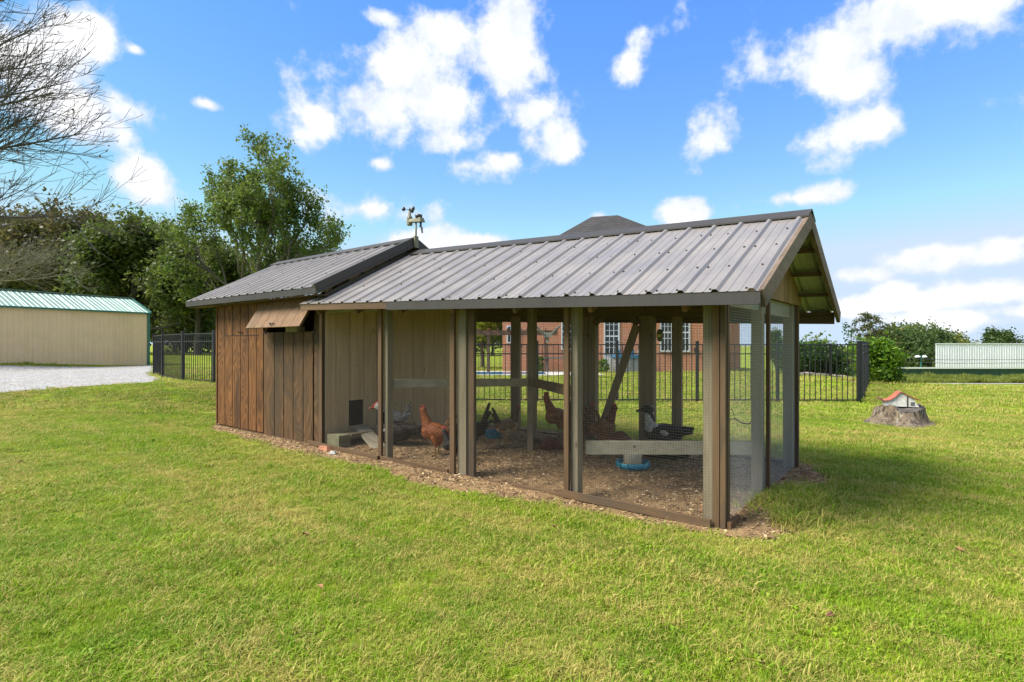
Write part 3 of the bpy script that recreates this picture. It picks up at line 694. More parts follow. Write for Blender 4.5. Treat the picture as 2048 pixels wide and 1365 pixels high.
# shed wall towards the run, with pop hole
rwall = cb(US+.07, US+.035, .08, W-.04, 1.9, 2.0).build('run_side_wall', M['brown_y'], coop)
ve = [.035, .21, .42, .67]+list(np.linspace(.9, W, 9)); 
for i in range(len(ve)-1):
    a, b = ve[i]+.005, ve[i+1]-.005; zt = 2.1+.5*(1-abs((a+b)/2-RV)/RV)*1.6
    bits = [(.61, zt), (.05, .245)] if i == 2 else [(.05, zt)]
    for z0, z1 in bits: part('plank', M['ply_pale'], US+.03, US+.004+random.uniform(-.002, .002), a, b, z0, z1, parent=rwall)
part('pop_hole_shade', M['dark_in'], US+.6, US+.58, .1, 1.2, .12, 1.2)  # near-black sheet stands in for the shade inside the shed
# shed roof
S0, S1 = 5.02, 9.06
zse = 2.155; zsr = 3.0
sroof = MB(); 
for u in (5.2, 6.2, 7.4, 8.5):
    sroof.beam((-u, -.2, zse-.05), (-u, RV-.03, zsr-.1), .09, .04, (1, 0, 0)); sroof.beam((-u, W+.2, zse-.05), (-u, RV+.03, zsr-.1), .09, .04, (1, 0, 0))
sr = sroof.build('shed_roof', M['brown_y'], coop)
e1 = lambda u: (-.28, zse-.005); r1 = lambda u: (RV, zsr); e2 = lambda u: (W+.28, zse-.005)
roofing(sr, e1, r1, S0, S1, 1); roofing(sr, e2, r1, S0, S1, -1); screws(sr, e1, r1, S0, S1, (.04, .3, .56, .8))
ridgecap(sr, S1, S0+.01, lambda u: zsr)
part('eave_trim', M['trim'], S1, S0, -.275, -.24, zse-.095, zse-.012, parent=sr)
part('soffit', M['brown_x'], S1-.02, S0+.03, -.235, -.02, zse-.11, zse-.1, parent=sr)
# rake trim towards the run: top flange plus face
for sg in (0, 1):
    y0 = -.28 if not sg else W+.28
    mb = MB(); mb.beam((-S0+.012, y0, zse-.035), (-S0+.012, RV, zsr-.035), .135, .024, (1, 0, 0)); mb.beam((-S0+.03, y0, zse-.09), (-S0+.03, RV, zsr-.09), .022, .014, (1, 0, 0))
    mb.beam((-S0-.035, y0, zse+.027), (-S0-.035, RV, zsr+.027), .005, .11, (1, 0, 0)) ; mb.build('rake_trim', M['trim'], sr)
part('shed_gable', M['ply_dark'], S0+.27, S0+.25, .2, W-.2, 2.0, 2.3)
part('far_barge', M['trim'], S1+.015, S1-.005, -.25, -.2, zse-.1, zse, parent=sr)

# ---- ornament and swing hung in the run
orn = thing('hanging_feeder', 'small green and yellow bell shaped feeder hanging from the run roof', 'feeder', (*cw(1.35, 2.0), 1.52))
gm = plain('green_glaze', (.08,.1,.03), .4, 0, .5, 30); ym = plain('yellow_glaze', (.4,.33,.05), .4)
MB().lathe([(.005, .065), (.03, .055), (.038, .02), (.036, -.04), (.026, -.075), (.006, -.082)], (0, 0, 0), 14).build('body', gm, orn, True)
MB().lathe([(.02, -.03), (.03, -.02), (.03, .0), (.02, .01)], (-.015, -.018, 0), 12).build('window', ym, orn, True)
MB().tube([(0, 0, .065), (0, 0, zroof(1.35, 2.0)-1.52-.03)], .002, 4).build('cord', M['black_iron'], orn)
sw = thing('wire_perch', 'thin black wire perch hanging inside the gable mesh', 'perch', (*cw(.35, 1.55), .62))
MB().tube([(-.16,-.02,.1), (-.1,0,.13), (-.02,.02,.12), (0,.0,.03), (-.1,-.02,.02), (-.15,-.02,.09)], .006, 5).tube([(0,.0,.03), (.08,.02,-.02), (.16,.03,-.03), (.22,.06,.03)], .007, 5).build('wire', M['black_iron'], sw)
MB().tube([(-.05, .01, .12), (-.03, .0, zroof(.35, 1.55)-.62)], .0025, 4).build('hanger', M['black_iron'], sw)

# ---- weather station on the shed ridge end
st = thing('weather_station', 'beige weather station with cup anemometer and vane on a pole at the shed ridge', 'weather station', (*cw(S0-.03, RV), zsr), CRZ); st.scale = (.8, .8, .92)
be = plain('beige_plastic', (.16,.15,.09), .5, 0, .12); bl = plain('black_plastic', (.02,.021,.028), .45)
MB().box(-.01, .03, -.045, .045, -.14, .05).build('bracket', be, st); MB().tube([(.01, 0, .0), (.01, 0, .3)], .017, 10).build('pole', be, st, True)
bod = MB(); bod.hexa([(-.22,-.05,.30),(.2,-.06,.265),(.2,.06,.265),(-.22,.05,.30),(-.2,-.035,.345),(.17,-.05,.34),(.17,.05,.34),(-.2,.035,.345)]); bod.build('sensor_body', be, st)
MB().lathe([(.065, 0), (.068, .05), (.05, .052), (.045, .03)], (.085, 0, .345), 18).build('rain_cup', bl, st, True)
MB().lathe([(.05, -.11), (.055, -.1), (.05, -.09), (.055, -.075), (.05, -.06), (.055, -.045), (.05, -.03), (.055, 0), (.05, .03), (.028, .05), (.022, .13)], (-.17, 0, .36), 14).build('mast', be, st, True)
an = MB().lathe([(.02, 0), (.022, .03), (.008, .045), (.006, .06)], (-.17, 0, .49), 10).build('anemometer', bl, st, True)
for k in range(3):
    q = R(-10+120*k); c = Vector((-.17+.115*math.cos(q), .115*math.sin(q), .515)); d = Vector((-math.sin(q), math.cos(q), 0))
    MB().tube([(-.17, 0, .515), tuple(c)], .004, 5).build('arm', bl, an)
    mb = MB(); mb.tube([c-d*.02, c-d*.012, c+d*.004, c+d*.022], [.006, .026, .034, .036], 10); mb.build('cup', bl, an, True)
vn = MB().tube([(.14, 0, .27), (.14, 0, .19)], [.022, .018], 8).build('vane_hub', bl, st, True)
MB().tube([(.09, 0, .205), (.15, 0, .195)], .006, 5).build('pointer', bl, vn); MB().hexa([(.15,-.004,.19),(.19,-.004,.18),(.19,.004,.18),(.15,.004,.19),(.15,-.004,.2),(.16,-.004,.2),(.16,.004,.2),(.15,.004,.2)]).build('vane_neck', bl, vn)
MB().hexa([(.165,-.004,.085),(.2,-.004,.08),(.2,.004,.08),(.165,.004,.085),(.14,-.004,.185),(.19,-.004,.185),(.19,.004,.185),(.14,.004,.185)]).build('tail_fin', bl, vn)

# ---- feeder, bowl, tub
fx, fy = 1.34, 6.12
fd = thing('poultry_feeder', 'cream cylinder poultry feeder in a teal scalloped tray', 'feeder', (fx, fy, float(soil_z(*cuv(fx, fy)))+.004))
mb = MB(); n = 24; prof = [(.12, 0), (.165, .004), (.185, .07), (.176, .072), (.16, .02), (.11, .018)]; mb.lathe(prof, (0, 0, 0), 24); tr_ = mb.build('tray', M['teal'], fd, True)
for k in range(12):
    q = R(30*k); MB().beam((.155*math.cos(q), .155*math.sin(q), .045), (.19*math.cos(q), .19*math.sin(q), .05), .012, .05).build('rib', M['teal'], tr_)
MB().lathe([(.1, .02), (.1, .16), (.098, .28), (.04, .3)], (0, 0, 0), 24).build('cylinder', M['cream'], fd, True)
MB().lathe([(.11, .02), (.155, .03), (.15, .036), (.1, .045)], (0, 0, 0), 20).build('grain', plain('grain', (.4,.27,.13), .9, 0, .4, 60), fd, True)
bw = thing('water_bowl', 'small teal plastic bowl behind the pale brown hen', 'bowl', (-.28, 8.0, .04))
MB().lathe([(.09, 0), (.1, .01), (.125, .1), (.132, .11), (.118, .1), (.09, .02)], (0, 0, 0), 20).build('shell', M['teal'], bw, True)
MB().lathe([(.07, .07), (.108, .071), (.1, .075), (.05, .075)], (0, 0, 0), 18).build('water', plain('dark_water', (.03,.06,.06), .08), bw, True)
tb = thing('rubber_tub', 'low black rubber tub under the black and white duck', 'tub', (1.9, 6.8, .03))
MB().lathe([(.25, 0), (.27, .005), (.31, .13), (.32, .14), (.295, .135), (.25, .03)], (0, 0, 0), 24).build('shell', M['rubber'], tb, True)
MB().lathe([(.2, .1), (.285, .1), (.28, .105), (.1, .105)], (0, 0, 0), 20).build('water', plain('murky_water', (.04,.045,.035), .1), tb, True)
# ================================================================== poultry: one continuous skin per bird, remeshed from overlapping volumes
m, t, p = mat('feathers'); ca = t.new('ShaderNodeAttribute', attribute_name='plumage').outputs['Color']
oc = t.objc(); vo = t.new('ShaderNodeTexVoronoi'); t.l.new(t.vmath('MULTIPLY', oc, (1, 1.6, 1.9)), vo.inputs['Vector']); vo.inputs['Scale'].default_value = 34
n = t.noise(oc, 26, 5, .65, .6); f = t.math('ADD', t.math('MULTIPLY', vo.outputs['Distance'], .7), t.math('MULTIPLY', n, .6))
t.l.new(t.mix(t.rng(f, .3, .85, 0, 1), ca, t.mix(1., ca, (.45,.42,.4), 'MULTIPLY')), p.inputs['Base Color'])
p.inputs['Roughness'].default_value = .62; p.inputs['Specular IOR Level'].default_value = .3; t.l.new(t.bump(f, .7, .012), p.inputs['Normal'])
M['feathers'] = m
RED = (.5,.025,.02); YEL = (.42,.26,.08); BLK = (.012,.013,.016); WHT = (.62,.6,.54)
def bird_mesh(prims, voxel=.0065):
    """prims: (kind, a, b, r0, r1, colour); 'c' = tapered capsule a->b, 'e' = ellipsoid centre a, radii b, pitch r0"""
    bm = bmesh.new(); S_ = []
    for kd, a, b, r0, r1, c in prims:
        if kd == 'c':
            A = Vector(a); B = Vector(b); n_ = max(2, int((B-A).length/(min(r0, r1)*.55+.004))+1); n_ = min(n_, 26)
            for k in range(n_+1):
                q = k/n_; S_.append((A.lerp(B, q), r0+(r1-r0)*q, c)); bmesh.ops.create_icosphere(bm, subdivisions=2, radius=r0+(r1-r0)*q, matrix=Matrix.Translation(A.lerp(B, q)))
        else:
            A = Vector(a); mt = Matrix.Translation(A) @ Matrix.Rotation(-r0, 4, 'Y') @ Matrix.Diagonal((*b, 1)); bmesh.ops.create_icosphere(bm, subdivisions=3, radius=1, matrix=mt)
            S_.append((mt.inverted(), b, c))
    me = bpy.data.meshes.new('tmp'); bm.to_mesh(me); bm.free()
    o = bpy.data.objects.new('tmp', me); col.objects.link(o)
    md = o.modifiers.new('r', 'REMESH'); md.mode = 'VOXEL'; md.voxel_size = voxel; sm = o.modifiers.new('s', 'SMOOTH'); sm.factor = .5; sm.iterations = 2
    dg = bpy.context.evaluated_depsgraph_get(); dg.update(); out = bpy.data.meshes.new_from_object(o.evaluated_get(dg))
    bpy.data.objects.remove(o); bpy.data.meshes.remove(me)
    N = len(out.vertices); co = np.zeros(N*3); out.vertices.foreach_get('co', co); co = co.reshape(-1, 3)
    best = np.full(N, 1e9); cc = np.ones((N, 4))
    for a, r, c in S_:
        if isinstance(a, Vector): d = np.linalg.norm(co-np.array(a), axis=1)-r
        else:
            mi = np.array(a); q = co@mi[:3, :3].T+mi[:3, 3]; d = (np.linalg.norm(q, axis=1)-1)*min(r)
        b = d < best; best[b] = d[b]; cc[b, :3] = c
    at = out.attributes.new('plumage', 'FLOAT_COLOR', 'POINT'); at.data.foreach_set('color', cc.ravel())
    out.polygons.foreach_set('use_smooth', [True]*len(out.polygons)); out.materials.clear(); out.materials.append(M['feathers']); return out
def hen(body, neck, tail, legs=YEL, pose='stand', comb=1., wing=None, tailup=.1):
    wing = wing or tuple(q*.8 for q in body); P = []; z = 0 if pose != 'sit' else -.13
    P += [('e', (0, 0, .245+z), (.155, .085, .095), R(14), 0, body), ('e', (.075, 0, .255+z), (.085, .075, .095), R(30), 0, body), ('e', (-.09, 0, .255+z), (.09, .06, .06), R(-12), 0, wing)]
    for s in (-1, 1): P.append(('e', (-.02, s*.066, .255+z), (.115, .03, .062), R(10), 0, wing))
    for k, (dx, dz) in enumerate(((-.21, .36+tailup*.5), (-.235, .33), (-.2, .385+tailup))):   # tail fan
        for s in (-.6, 0, .6): P.append(('c', (-.1, s*.02, .27+z), (dx, s*.045, dz+z), .03, .011, tail))
    if pose in ('stand', 'sit', 'back'):
        P += [('c', (.085, 0, .30+z), (.13, 0, .40+z), .066, .042, neck), ('c', (.13, 0, .40+z), (.142, 0, .455+z), .04, .031, neck)]; h = Vector((.152, 0, .468+z)); f_ = Vector((1, 0, -.08))
    else:
        P += [('c', (.1, 0, .27), (.19, 0, .2), .062, .04, neck), ('c', (.19, 0, .2), (.225, 0, .12), .04, .028, neck)]; h = Vector((.235, 0, .1)); f_ = Vector((.55, 0, -.83))
    P += [('c', h-f_*.012, h+f_*.012, .03, .025, neck), ('c', h+f_*.018, h+f_*.02, .021, .019, RED), ('c', h+f_*.03, h+f_*.055, .011, .003, (.35,.25,.1))]
    up = Vector((-f_.z, 0, f_.x)).normalized()
    for k in range(5): P.append(('c', h+f_*(.022-.012*k)+up*.022, h+f_*(.024-.015*k)+up*(.022+comb*(.034-.004*abs(k-1.5))), .006, .0045, RED))
    for s in (-1, 1): P += [('c', h+f_*.022-up*.018+Vector((0, s*.009, 0)), h+f_*.02-up*(.018+.028*comb)+Vector((0, s*.009, 0)), .007, .009, RED), ('c', h+f_*.012+Vector((0, s*.024, .004)), h+f_*.013+Vector((0, s*.0245, .004)), .004, .004, BLK)]
    if pose != 'sit':
        for s in (-1, 1):
            P += [('c', (-.01, s*.045, .2), (-.02, s*.045, .115), .05, .02, body), ('c', (-.02, s*.045, .12), (0, s*.045, .012), .0095, .0085, legs)]
            for q in (-.5, 0, .5, 3.14): P.append(('c', (0, s*.045, .01), (.05*math.cos(q)*(1 if q < 3 else .6), s*.045+.05*math.sin(q), .007), .0085, .006, legs))
    return P
def duck(body, back, head, breast, bill, z=0., sit=True, face=None):
    P = [('e', (0, 0, .13+z), (.2, .115, .095), R(6), 0, body), ('e', (.09, 0, .15+z), (.1, .09, .09), R(20), 0, breast), ('c', (-.13, 0, .16+z), (-.3, 0, .19+z), .06, .02, back), ('c', (-.13, 0, .15+z), (-.29, 0, .15+z), .055, .02, body)]
    for s in (-1, 1): P += [('e', (-.04, s*.085, .165+z), (.16, .035, .065), R(4), 0, back), ('e', (-.0, s*.1, .16+z), (.06, .025, .03), R(10), 0, WHT)]
    P += [('c', (.12, 0, .2+z), (.145, 0, .31+z), .062, .042, breast), ('c', (.115, 0, .27+z), (.135, 0, .36+z), .042, .036, back), ('c', (.13, 0, .38+z), (.175, 0, .39+z), .044, .038, head),
          ('c', (.2, 0, .385+z), (.262, 0, .365+z), .02, .012, bill), ('c', (.12, 0, .395+z), (.12, 0, .33+z), .03, .032, WHT)]
    for s in (-1, 1): P += [('c', (.25, s*.008, .366+z), (.268, s*.008, .363+z), .01, .008, bill), ('c', (.178, s*.036, .4+z), (.179, s*.036, .4+z), .005, .005, BLK)]
    if face: P += [('c', (.19, 0, .395+z), (.205, 0, .4+z), .034, .022, face), ('c', (.165, 0, .43+z), (.185, 0, .425+z), .014, .012, face)]
    if not sit:
        for s in (-1, 1): P += [('c', (-.02, s*.06, .12+z), (0, s*.06, .01), .018, .011, BLK), ('e', (.03, s*.06, .01), (.04, .028, .008), 0, 0, BLK)]
    return P
RST = (.45,.135,.035); LBR = (.62,.42,.25); DBR = (.2,.075,.035); MAR = (.16,.04,.03)
def put_bird(name, cat, label, prims, x, y, face, scale=1., zoff=0.):
    u_, v_ = cuv(x, y); z = float(soil_z(u_, v_))+.006+zoff
    o = link(name, bird_mesh(prims), None, (x, y, z), face); o.scale = (scale*1.07,)*3; return tag(o, label, cat, 'poultry in the run')
L_, Rr = R(180), 0.
put_bird('hen', 'hen', 'rust red hen standing in front of the bleached shed wall', hen(RST, (.42,.12,.03), (.2,.09,.035)), -.93, 6.75, R(165), 1.1)
put_bird('hen', 'hen', 'black hen with red face half behind the door jamb', hen(BLK, (.02,.02,.024), BLK, pose='stand'), -.68, 6.42, R(175), .72)
put_bird('hen', 'hen', 'black hen with dark tail standing just inside the mesh by the door jamb', hen(BLK, BLK, (.03,.012,.01), tailup=.16), -.5, 7.2, R(200), 1.0)
put_bird('hen', 'hen', 'pale brown hen facing right beside the teal bowl', hen(LBR, (.17,.085,.04), (.08,.06,.045), comb=.6, wing=(.3,.19,.1)), -.07, 7.55, R(20), .96)
put_bird('hen', 'hen', 'tall golden red hen standing on the straw by the rear edge', hen((.5,.22,.09), (.38,.13,.05), (.22,.09,.035), comb=1.2), .68, 7.98, R(196), 1.2)
put_bird('hen', 'hen', 'dark maroon hen lying low in the litter behind the post', hen(MAR, MAR, BLK, pose='feed', tailup=-.1), .47, 7.08, R(15), .8, -.13)
put_bird('hen', 'hen', 'brown hen facing right against the wide rear post', hen((.36,.17,.06), (.22,.065,.03), (.1,.04,.02)), .93, 7.4, R(25), 1.05)
put_bird('hen', 'hen', 'brown hen with raised red comb below the diagonal brace', hen((.4,.2,.08), (.2,.055,.025), (.14,.06,.03)), 1.18, 7.22, R(10), 1.05)
put_bird('hen', 'hen', 'dark chestnut hen feeding at the teal tray with its tail raised', hen(DBR, DBR, (.16,.06,.025), pose='feed', tailup=.18), 1.17, 6.28, R(8), 1.0)
put_bird('hen', 'hen', 'white hen resting on the ledge against the shed wall', hen(WHT, WHT, (.5,.49,.44), pose='sit', comb=.4), -1.66, 7.98, R(170), .9, .2)
put_bird('duck', 'duck', 'dark muscovy duck with white head and red face beside the narrow front post', duck((.03,.016,.014), (.025,.014,.014), WHT, BLK, (.4,.12,.08), 0., False, RED), -1.62, 7.5, R(165), 1.25)
put_bird('duck', 'duck', 'black and white duck facing left in the black tub', duck((.06,.06,.058), BLK, BLK, WHT, (.03,.03,.028), 0.), 1.86, 6.8, R(175), 1.12, .1)

# ================================================================== stump with a small model house
sp = (STUMP[0], STUMP[1], 0)
stp = thing('tree_stump', 'broad weathered tree stump with flared roots on the lawn', 'tree stump', sp)
mb = MB(); n = 72; prof = [(.68, -.02), (.57, .015), (.48, .06), (.43, .12), (.4, .19), (.38, .26), (.37, .31)]
root_a = [random.uniform(0, 6.283) for _ in range(9)]
for j, (r0, h) in enumerate(prof):
    for k in range(n):
        a = 2*math.pi*k/n; q = j/(len(prof)-1); fl_ = sum(math.exp(-(((a-ra+math.pi) % (2*math.pi)-math.pi)/.2)**2) for ra in root_a)
        r = r0*(1+(.28*(1-q)**2)*fl_-.08*(1-q)) + .018*math.sin(a*23+j*.4)+.012*math.sin(a*41+2)+.03*math.sin(a*3+1); hh = h + (.03*math.sin(a*2+.4)+.014*math.sin(a*7)+(-.07 if abs(((a-R(258)+math.pi) % (2*math.pi))-math.pi) < .5 else 0))*(q**3)
        mb.v.append((r*math.cos(a)*1.0, r*math.sin(a)*.86, hh))
for j in range(len(prof)-1):
    for k in range(n): k2 = (k+1) % n; mb.f.append((j*n+k, j*n+k2, (j+1)*n+k2, (j+1)*n+k)); mb.m.append(0)
m, t, p = mat('stump_bark'); oc = t.objc(); v_ = t.vmath('MULTIPLY', oc, (1, 1, .25)); g1 = t.noise(v_, 16, 7, .7, .5); g2 = t.noise(oc, 5, 5, .6)
c = t.mix(t.rng(g1, .35, .62), (.04,.03,.02), (.22,.165,.11)); c = t.mix(t.rng(t.noise(oc, 11, 6, .7), .55, .68, 0, .8), c, (.42,.41,.36)); c = t.mix(t.rng(g2, .6, .72, 0, .6), c, (.16,.13,.03))
t.l.new(c, p.inputs['Base Color']); p.inputs['Roughness'].default_value = .95; t.l.new(t.bump(g1, 1., .05), p.inputs['Normal'])
mb.build('bark', m, stp, True)
mb = MB(); N2 = 8
for j in range(N2+1):
    for k in range(n):
        a = 2*math.pi*k/n; q = 1-j/N2; dip = (-.07 if abs(((a-R(258)+math.pi) % (2*math.pi))-math.pi) < .5 else 0)*q**2
        r = (.37+.018*math.sin(a*23+2.4)+.012*math.sin(a*41+2)+.03*math.sin(a*3+1))*q*.985
        mb.v.append((r*math.cos(a), r*math.sin(a)*.86, 0.308+(.03*math.sin(a*2+.4)+.014*math.sin(a*7))*q**3+dip-.03*(1-q)+.012*math.sin(r*60+a*5)*q))
for j in range(N2):
    for k in range(n): k2 = (k+1) % n; mb.f.append((j*n+k, j*n+k2, (j+1)*n+k2, (j+1)*n+k)); mb.m.append(0)
m, t, p = mat('stump_top'); oc = t.objc(); g = t.noise(t.vmath('MULTIPLY', oc, (1, 2.5, 1)), 9, 7, .7, .6)
t.l.new(t.ramp(g, [(.3, (.035,.03,.03)), (.5, (.1,.085,.075)), (.62, (.2,.17,.14)), (.75, (.33,.29,.23))]), p.inputs['Base Color']); p.inputs['Roughness'].default_value = .95; t.l.new(t.bump(g, 1., .03), p.inputs['Normal'])
mb.build('cut_top', m, stp, True)
hs_ = thing('model_house', 'tiny white model house with curled rusty roof on the stump', 'model house', (STUMP[0]-.02, STUMP[1]+.06, .31), R(-20)); hs_.scale = (1.15, 1.15, 1.2)
chip = plain('flaking_white_paint', (.66,.64,.56), .8, 0, .3, 25, .3)
mb = MB(); P2 = [(-.23,.1),(-.19,.085),(-.12,.1),(-.05,.15),(.0,.21),(.03,.22),(.1,.18),(.18,.14),(.27,.105)]
for i in range(len(P2)-1):
    (x0, z0), (x1, z1) = P2[i], P2[i+1]; mb.hexa([(x0,-.11,z0-.012),(x1,-.11,z1-.012),(x1,.12,z1-.012),(x0,.12,z0-.012),(x0,-.11,z0),(x1,-.11,z1),(x1,.12,z1),(x0,.12,z0)])
wl = MB(); pp = [(-.17,0),(.26,0)]+[(x, z-.014) for x, z in P2[::-1] if -.2 < x < .27]; n_ = len(pp); wl.v = [(x, -.085, z) for x, z in pp]+[(x, .09, z) for x, z in pp]
wl.f = [tuple(range(n_)), tuple(range(n_, 2*n_))[::-1]]+[(k, n_+k, n_+(k+1) % n_, (k+1) % n_) for k in range(n_)]; wl.m = [0]*len(wl.f); wl.build('wall', chip, hs_)
mb.build('roof', plain('rusty_roof', (.26,.075,.045), .85, 0, .35, 14, .3), hs_)
mb = MB(); mb.tube([(-.235, -.1, .105), (-.235, .11, .105)], .016, 8); mb.build('roof_curl', plain('rust', (.12,.05,.035), .9), hs_)
MB().box(.1, .115, -.092, -.0855, .0, .15).build('corner_post', plain('dark_paint', (.05,.04,.03), .8), hs_)
MB().box(.15, .2, -.09, -.0855, .02, .07).build('window', plain('dark_window', (.1,.1,.1), .5), hs_)

# fallen leaves on the lawn
lm = plain('dead_leaf', (.26,.13,.06), .8, 0, .4, 20)
for k, (px, py) in enumerate(((67,838),(233,812),(612,1078),(745,987),(1400,1030),(1920,1110),(40,930),(1660,1245),(640,1185),(1110,1062))):
    d = 1102*1.4/(py-690); X = (px-1024)*d/1102; mb = MB(); s = random.uniform(.018, .034)
    mb.v = [(-s,0,.0),(-.3*s,-.45*s,.012),(.5*s,-.4*s,.02),(s,0,.006),(.5*s,.4*s,.022),(-.3*s,.45*s,.01)]; mb.f = [(0,1,2,3),(0,3,4,5)]; mb.m = [0, 0]
    o = mb.build('fallen_leaf', lm); o.location = (X, d, tz(X, d)+.03); o.rotation_euler = (random.uniform(-.3,.3), random.uniform(-.3,.3), random.uniform(0, 6))
    tag(o, 'curled brown dead leaf lying on the lawn', 'leaf', 'dead leaves on the lawn')
# terracotta shard and stone by the shed foot
mb = MB(); mb.hexa([(-.12,-.03,0),(.1,-.04,0),(.12,.03,0),(-.1,.04,0),(-.1,-.02,.05),(.07,-.02,.06),(.09,.02,.05),(-.08,.03,.05)]); o = mb.build('clay_brick', plain('terracotta', (.3,.13,.07), .9, 0, .3, 15, .3)); o.location = (*cw(5.05, -.12), .02); o.rotation_euler = (0, 0, CRZ); tag(o, 'half buried reddish clay brick beneath the bottom board', 'brick')
mb = MB(); mb.hexa([(-.05,-.02,0),(.04,-.025,0),(.05,.02,0),(-.04,.03,0),(-.03,-.01,.03),(.02,-.015,.04),(.03,.015,.03),(-.02,.02,.03)]); o = mb.build('pale_stone', plain('pale_stone', (.45,.46,.44), .9, 0, .2, 15)); o.location = (*cw(4.75, -.2), .02); tag(o, 'small pale stone beside the clay brick', 'stone')
# ================================================================== black metal pool fence
PK = MB().box(-.008, .008, -.008, .008, 0, 1.).mesh('picket', M['fence'])
PO = MB().box(-.032, .032, -.032, .032, 0, 1.).box(-.038, .038, -.038, .038, 1.0, 1.015).mesh('post', M['fence'])
def fence(label, pts, H=1.43, sp=.127, bay=2.05):
    f0 = Vector((*pts[0], tz(*pts[0]))); root = thing('fence', label, 'fence', tuple(f0), 0, 'black pool fence runs')
    def child(me, name, p, sz, ang=0): o = link(name, me, root, tuple(Vector(p)-f0), ang); o.scale = (1, 1, sz)
    for i in range(len(pts)-1):
        A = Vector(pts[i]); B = Vector(pts[i+1]); L = (B-A).length; nb = max(1, round(L/bay)); ang = math.atan2((B-A).y, (B-A).x)
        for b in range(nb):
            p = A.lerp(B, b/nb); q = A.lerp(B, (b+1)/nb); zp, zq = tz(*p), tz(*q)
            child(PO, 'post', (p.x, p.y, zp-.05), H+.09, ang)
            for h in (H-.03, H-.25, .06):
                mb = MB().beam((p.x-f0.x, p.y-f0.y, zp-f0.z+h), (q.x-f0.x, q.y-f0.y, zq-f0.z+h), .022, .028); mb.build('rail', M['fence'], root)
            n = max(1, round((q-p).length/sp))
            for k in range(1, n):
                r = p.lerp(q, k/n); child(PK, 'picket', (r.x, r.y, zp+(zq-zp)*k/n+.04), H-.06, ang)
        if i == len(pts)-2: child(PO, 'post', (B.x, B.y, tz(*B)-.05), H+.09, ang)
fence('black metal fence run beside the gravel drive and tan barn', [(-13.0, 20.0), (-11.6, 18.3), (-9.8, 16.4), (-8.36, 15.45), (-5.3, 13.6)])
fence('long straight black metal fence run behind the coop', [(-5.22, 13.55), (8.4, 13.36)])
fence('black metal fence run going back from the corner near the stump', [(8.47, 13.36), (12.6, 19.5), (15.6, 24.0)])
fence('far black metal fence run in front of the hedge', [(15.5, 24.08), (12.6, 24.6)], bay=1.5)
# flood light on the fence
fl = thing('flood_light', 'twin headed flood light mounted on a post of the straight fence', 'flood light', (.87, 13.42, 1.5))
gl = plain('lamp_housing', (.3,.3,.24), .5); gg = plain('lamp_glass', (.08,.09,.06), .2)
MB().tube([(0, 0, -.05), (0, 0, .1)], .03, 8).build('stem', gl, fl); MB().hexa([(-.09,-.06,.08),(.09,-.06,.08),(.09,.06,.08),(-.09,.06,.08),(-.12,-.05,.2),(.12,-.05,.2),(.12,.05,.2),(-.12,.05,.2)]).build('sensor', gl, fl)
for s in (-1, 1):
    hd = MB().hexa([(s*.08,-.09,.17),(s*.11,-.09,.14),(s*.11,.06,.14),(s*.08,.06,.17),(s*.27,-.1,.37),(s*.3,-.1,.33),(s*.3,.06,.33),(s*.27,.06,.37)]).build('lamp_head', gl, fl)
    MB().hexa([(s*.1,-.096,.17),(s*.11,-.096,.16),(s*.11,-.09,.16),(s*.1,-.09,.17),(s*.27,-.105,.35),(s*.28,-.105,.34),(s*.28,-.1,.34),(s*.27,-.1,.35)]).build('lens', gg, hd)

# ================================================================== tan metal barn
bA = Vector((-22.4, 24.1)); bB = Vector((-19.5, 29.6)); td = (bB-bA).normalized(); nd = Vector((-td.y, td.x)); bA = bA-td*9; BL = (bB-bA).length
brn = thing('metal_barn', 'tan ribbed metal barn with green roof beside the gravel drive', 'barn', (bA.x, bA.y, 0), math.atan2(td.y, td.x))
tan = plain('tan_siding', (.64,.48,.27), .55, 0, .06, 2); grn = plain('green_metal', (.015,.12,.085), .4, .1, .15)
def groof():
    m, t, p = mat('green_roof_metal'); p.inputs['Roughness'].default_value = .42; p.inputs['Metallic'].default_value = .2
    n = t.noise(t.objc(), 1.5, 4); t.l.new(t.mix(n, (.1,.19,.155), (.15,.24,.2)), p.inputs['Base Color']); return m
grm = groof(); zE, zR, hw = 3.15, 3.95, 1.8
k = 0; u = 0.
while u < BL-.01:
    ub = min(u+.9, BL); mb = MB(); prs = rib_profile(ub-u, .2, .08)
    for z in (.0, zE): mb.v += [(u+s_, -h*.8, z) for s_, h in prs]
    n = len(prs); mb.f = [(i, i+1, n+i+1, n+i) for i in range(n-1)]; mb.m = [0]*len(mb.f); mb.build('siding_panel', tan, brn)
    mb = MB(); up_ = np.array([-(zR-zE), hw])/math.hypot(hw, zR-zE)
    for q in (0, 1): mb.v += [(u+s_, -.12+(hw+.12)*q-(zR-zE)/2*h*.9, zE-.04+(zR-zE+.04)*q+h*.9) for s_, h in prs]
    mb.f = [(i, i+1, n+i+1, n+i) for i in range(n-1)]; mb.m = [0]*len(mb.f); mb.build('roof_panel', grm, brn)
    u = ub
MB().box(-.02, BL-.02, .08, hw*2, .0, zE-.05).build('barn_core', tan, brn); MB().hexa([(0,hw,zR-.03),(BL,hw,zR-.03),(BL,hw*2+.1,zE-.05),(0,hw*2+.1,zE-.05),(0,hw,zR),(BL,hw,zR),(BL,hw*2+.1,zE),(0,hw*2+.1,zE)]).build('rear_roof', grm, brn)
mb = MB(); mb.v = [(BL-.02,.08,zE-.05),(BL-.02,2*hw,zE-.05),(BL-.02,hw,zR-.05)]; mb.f = [(0,1,2)]; mb.m = [0]; mb.build('gable_end', tan, brn)
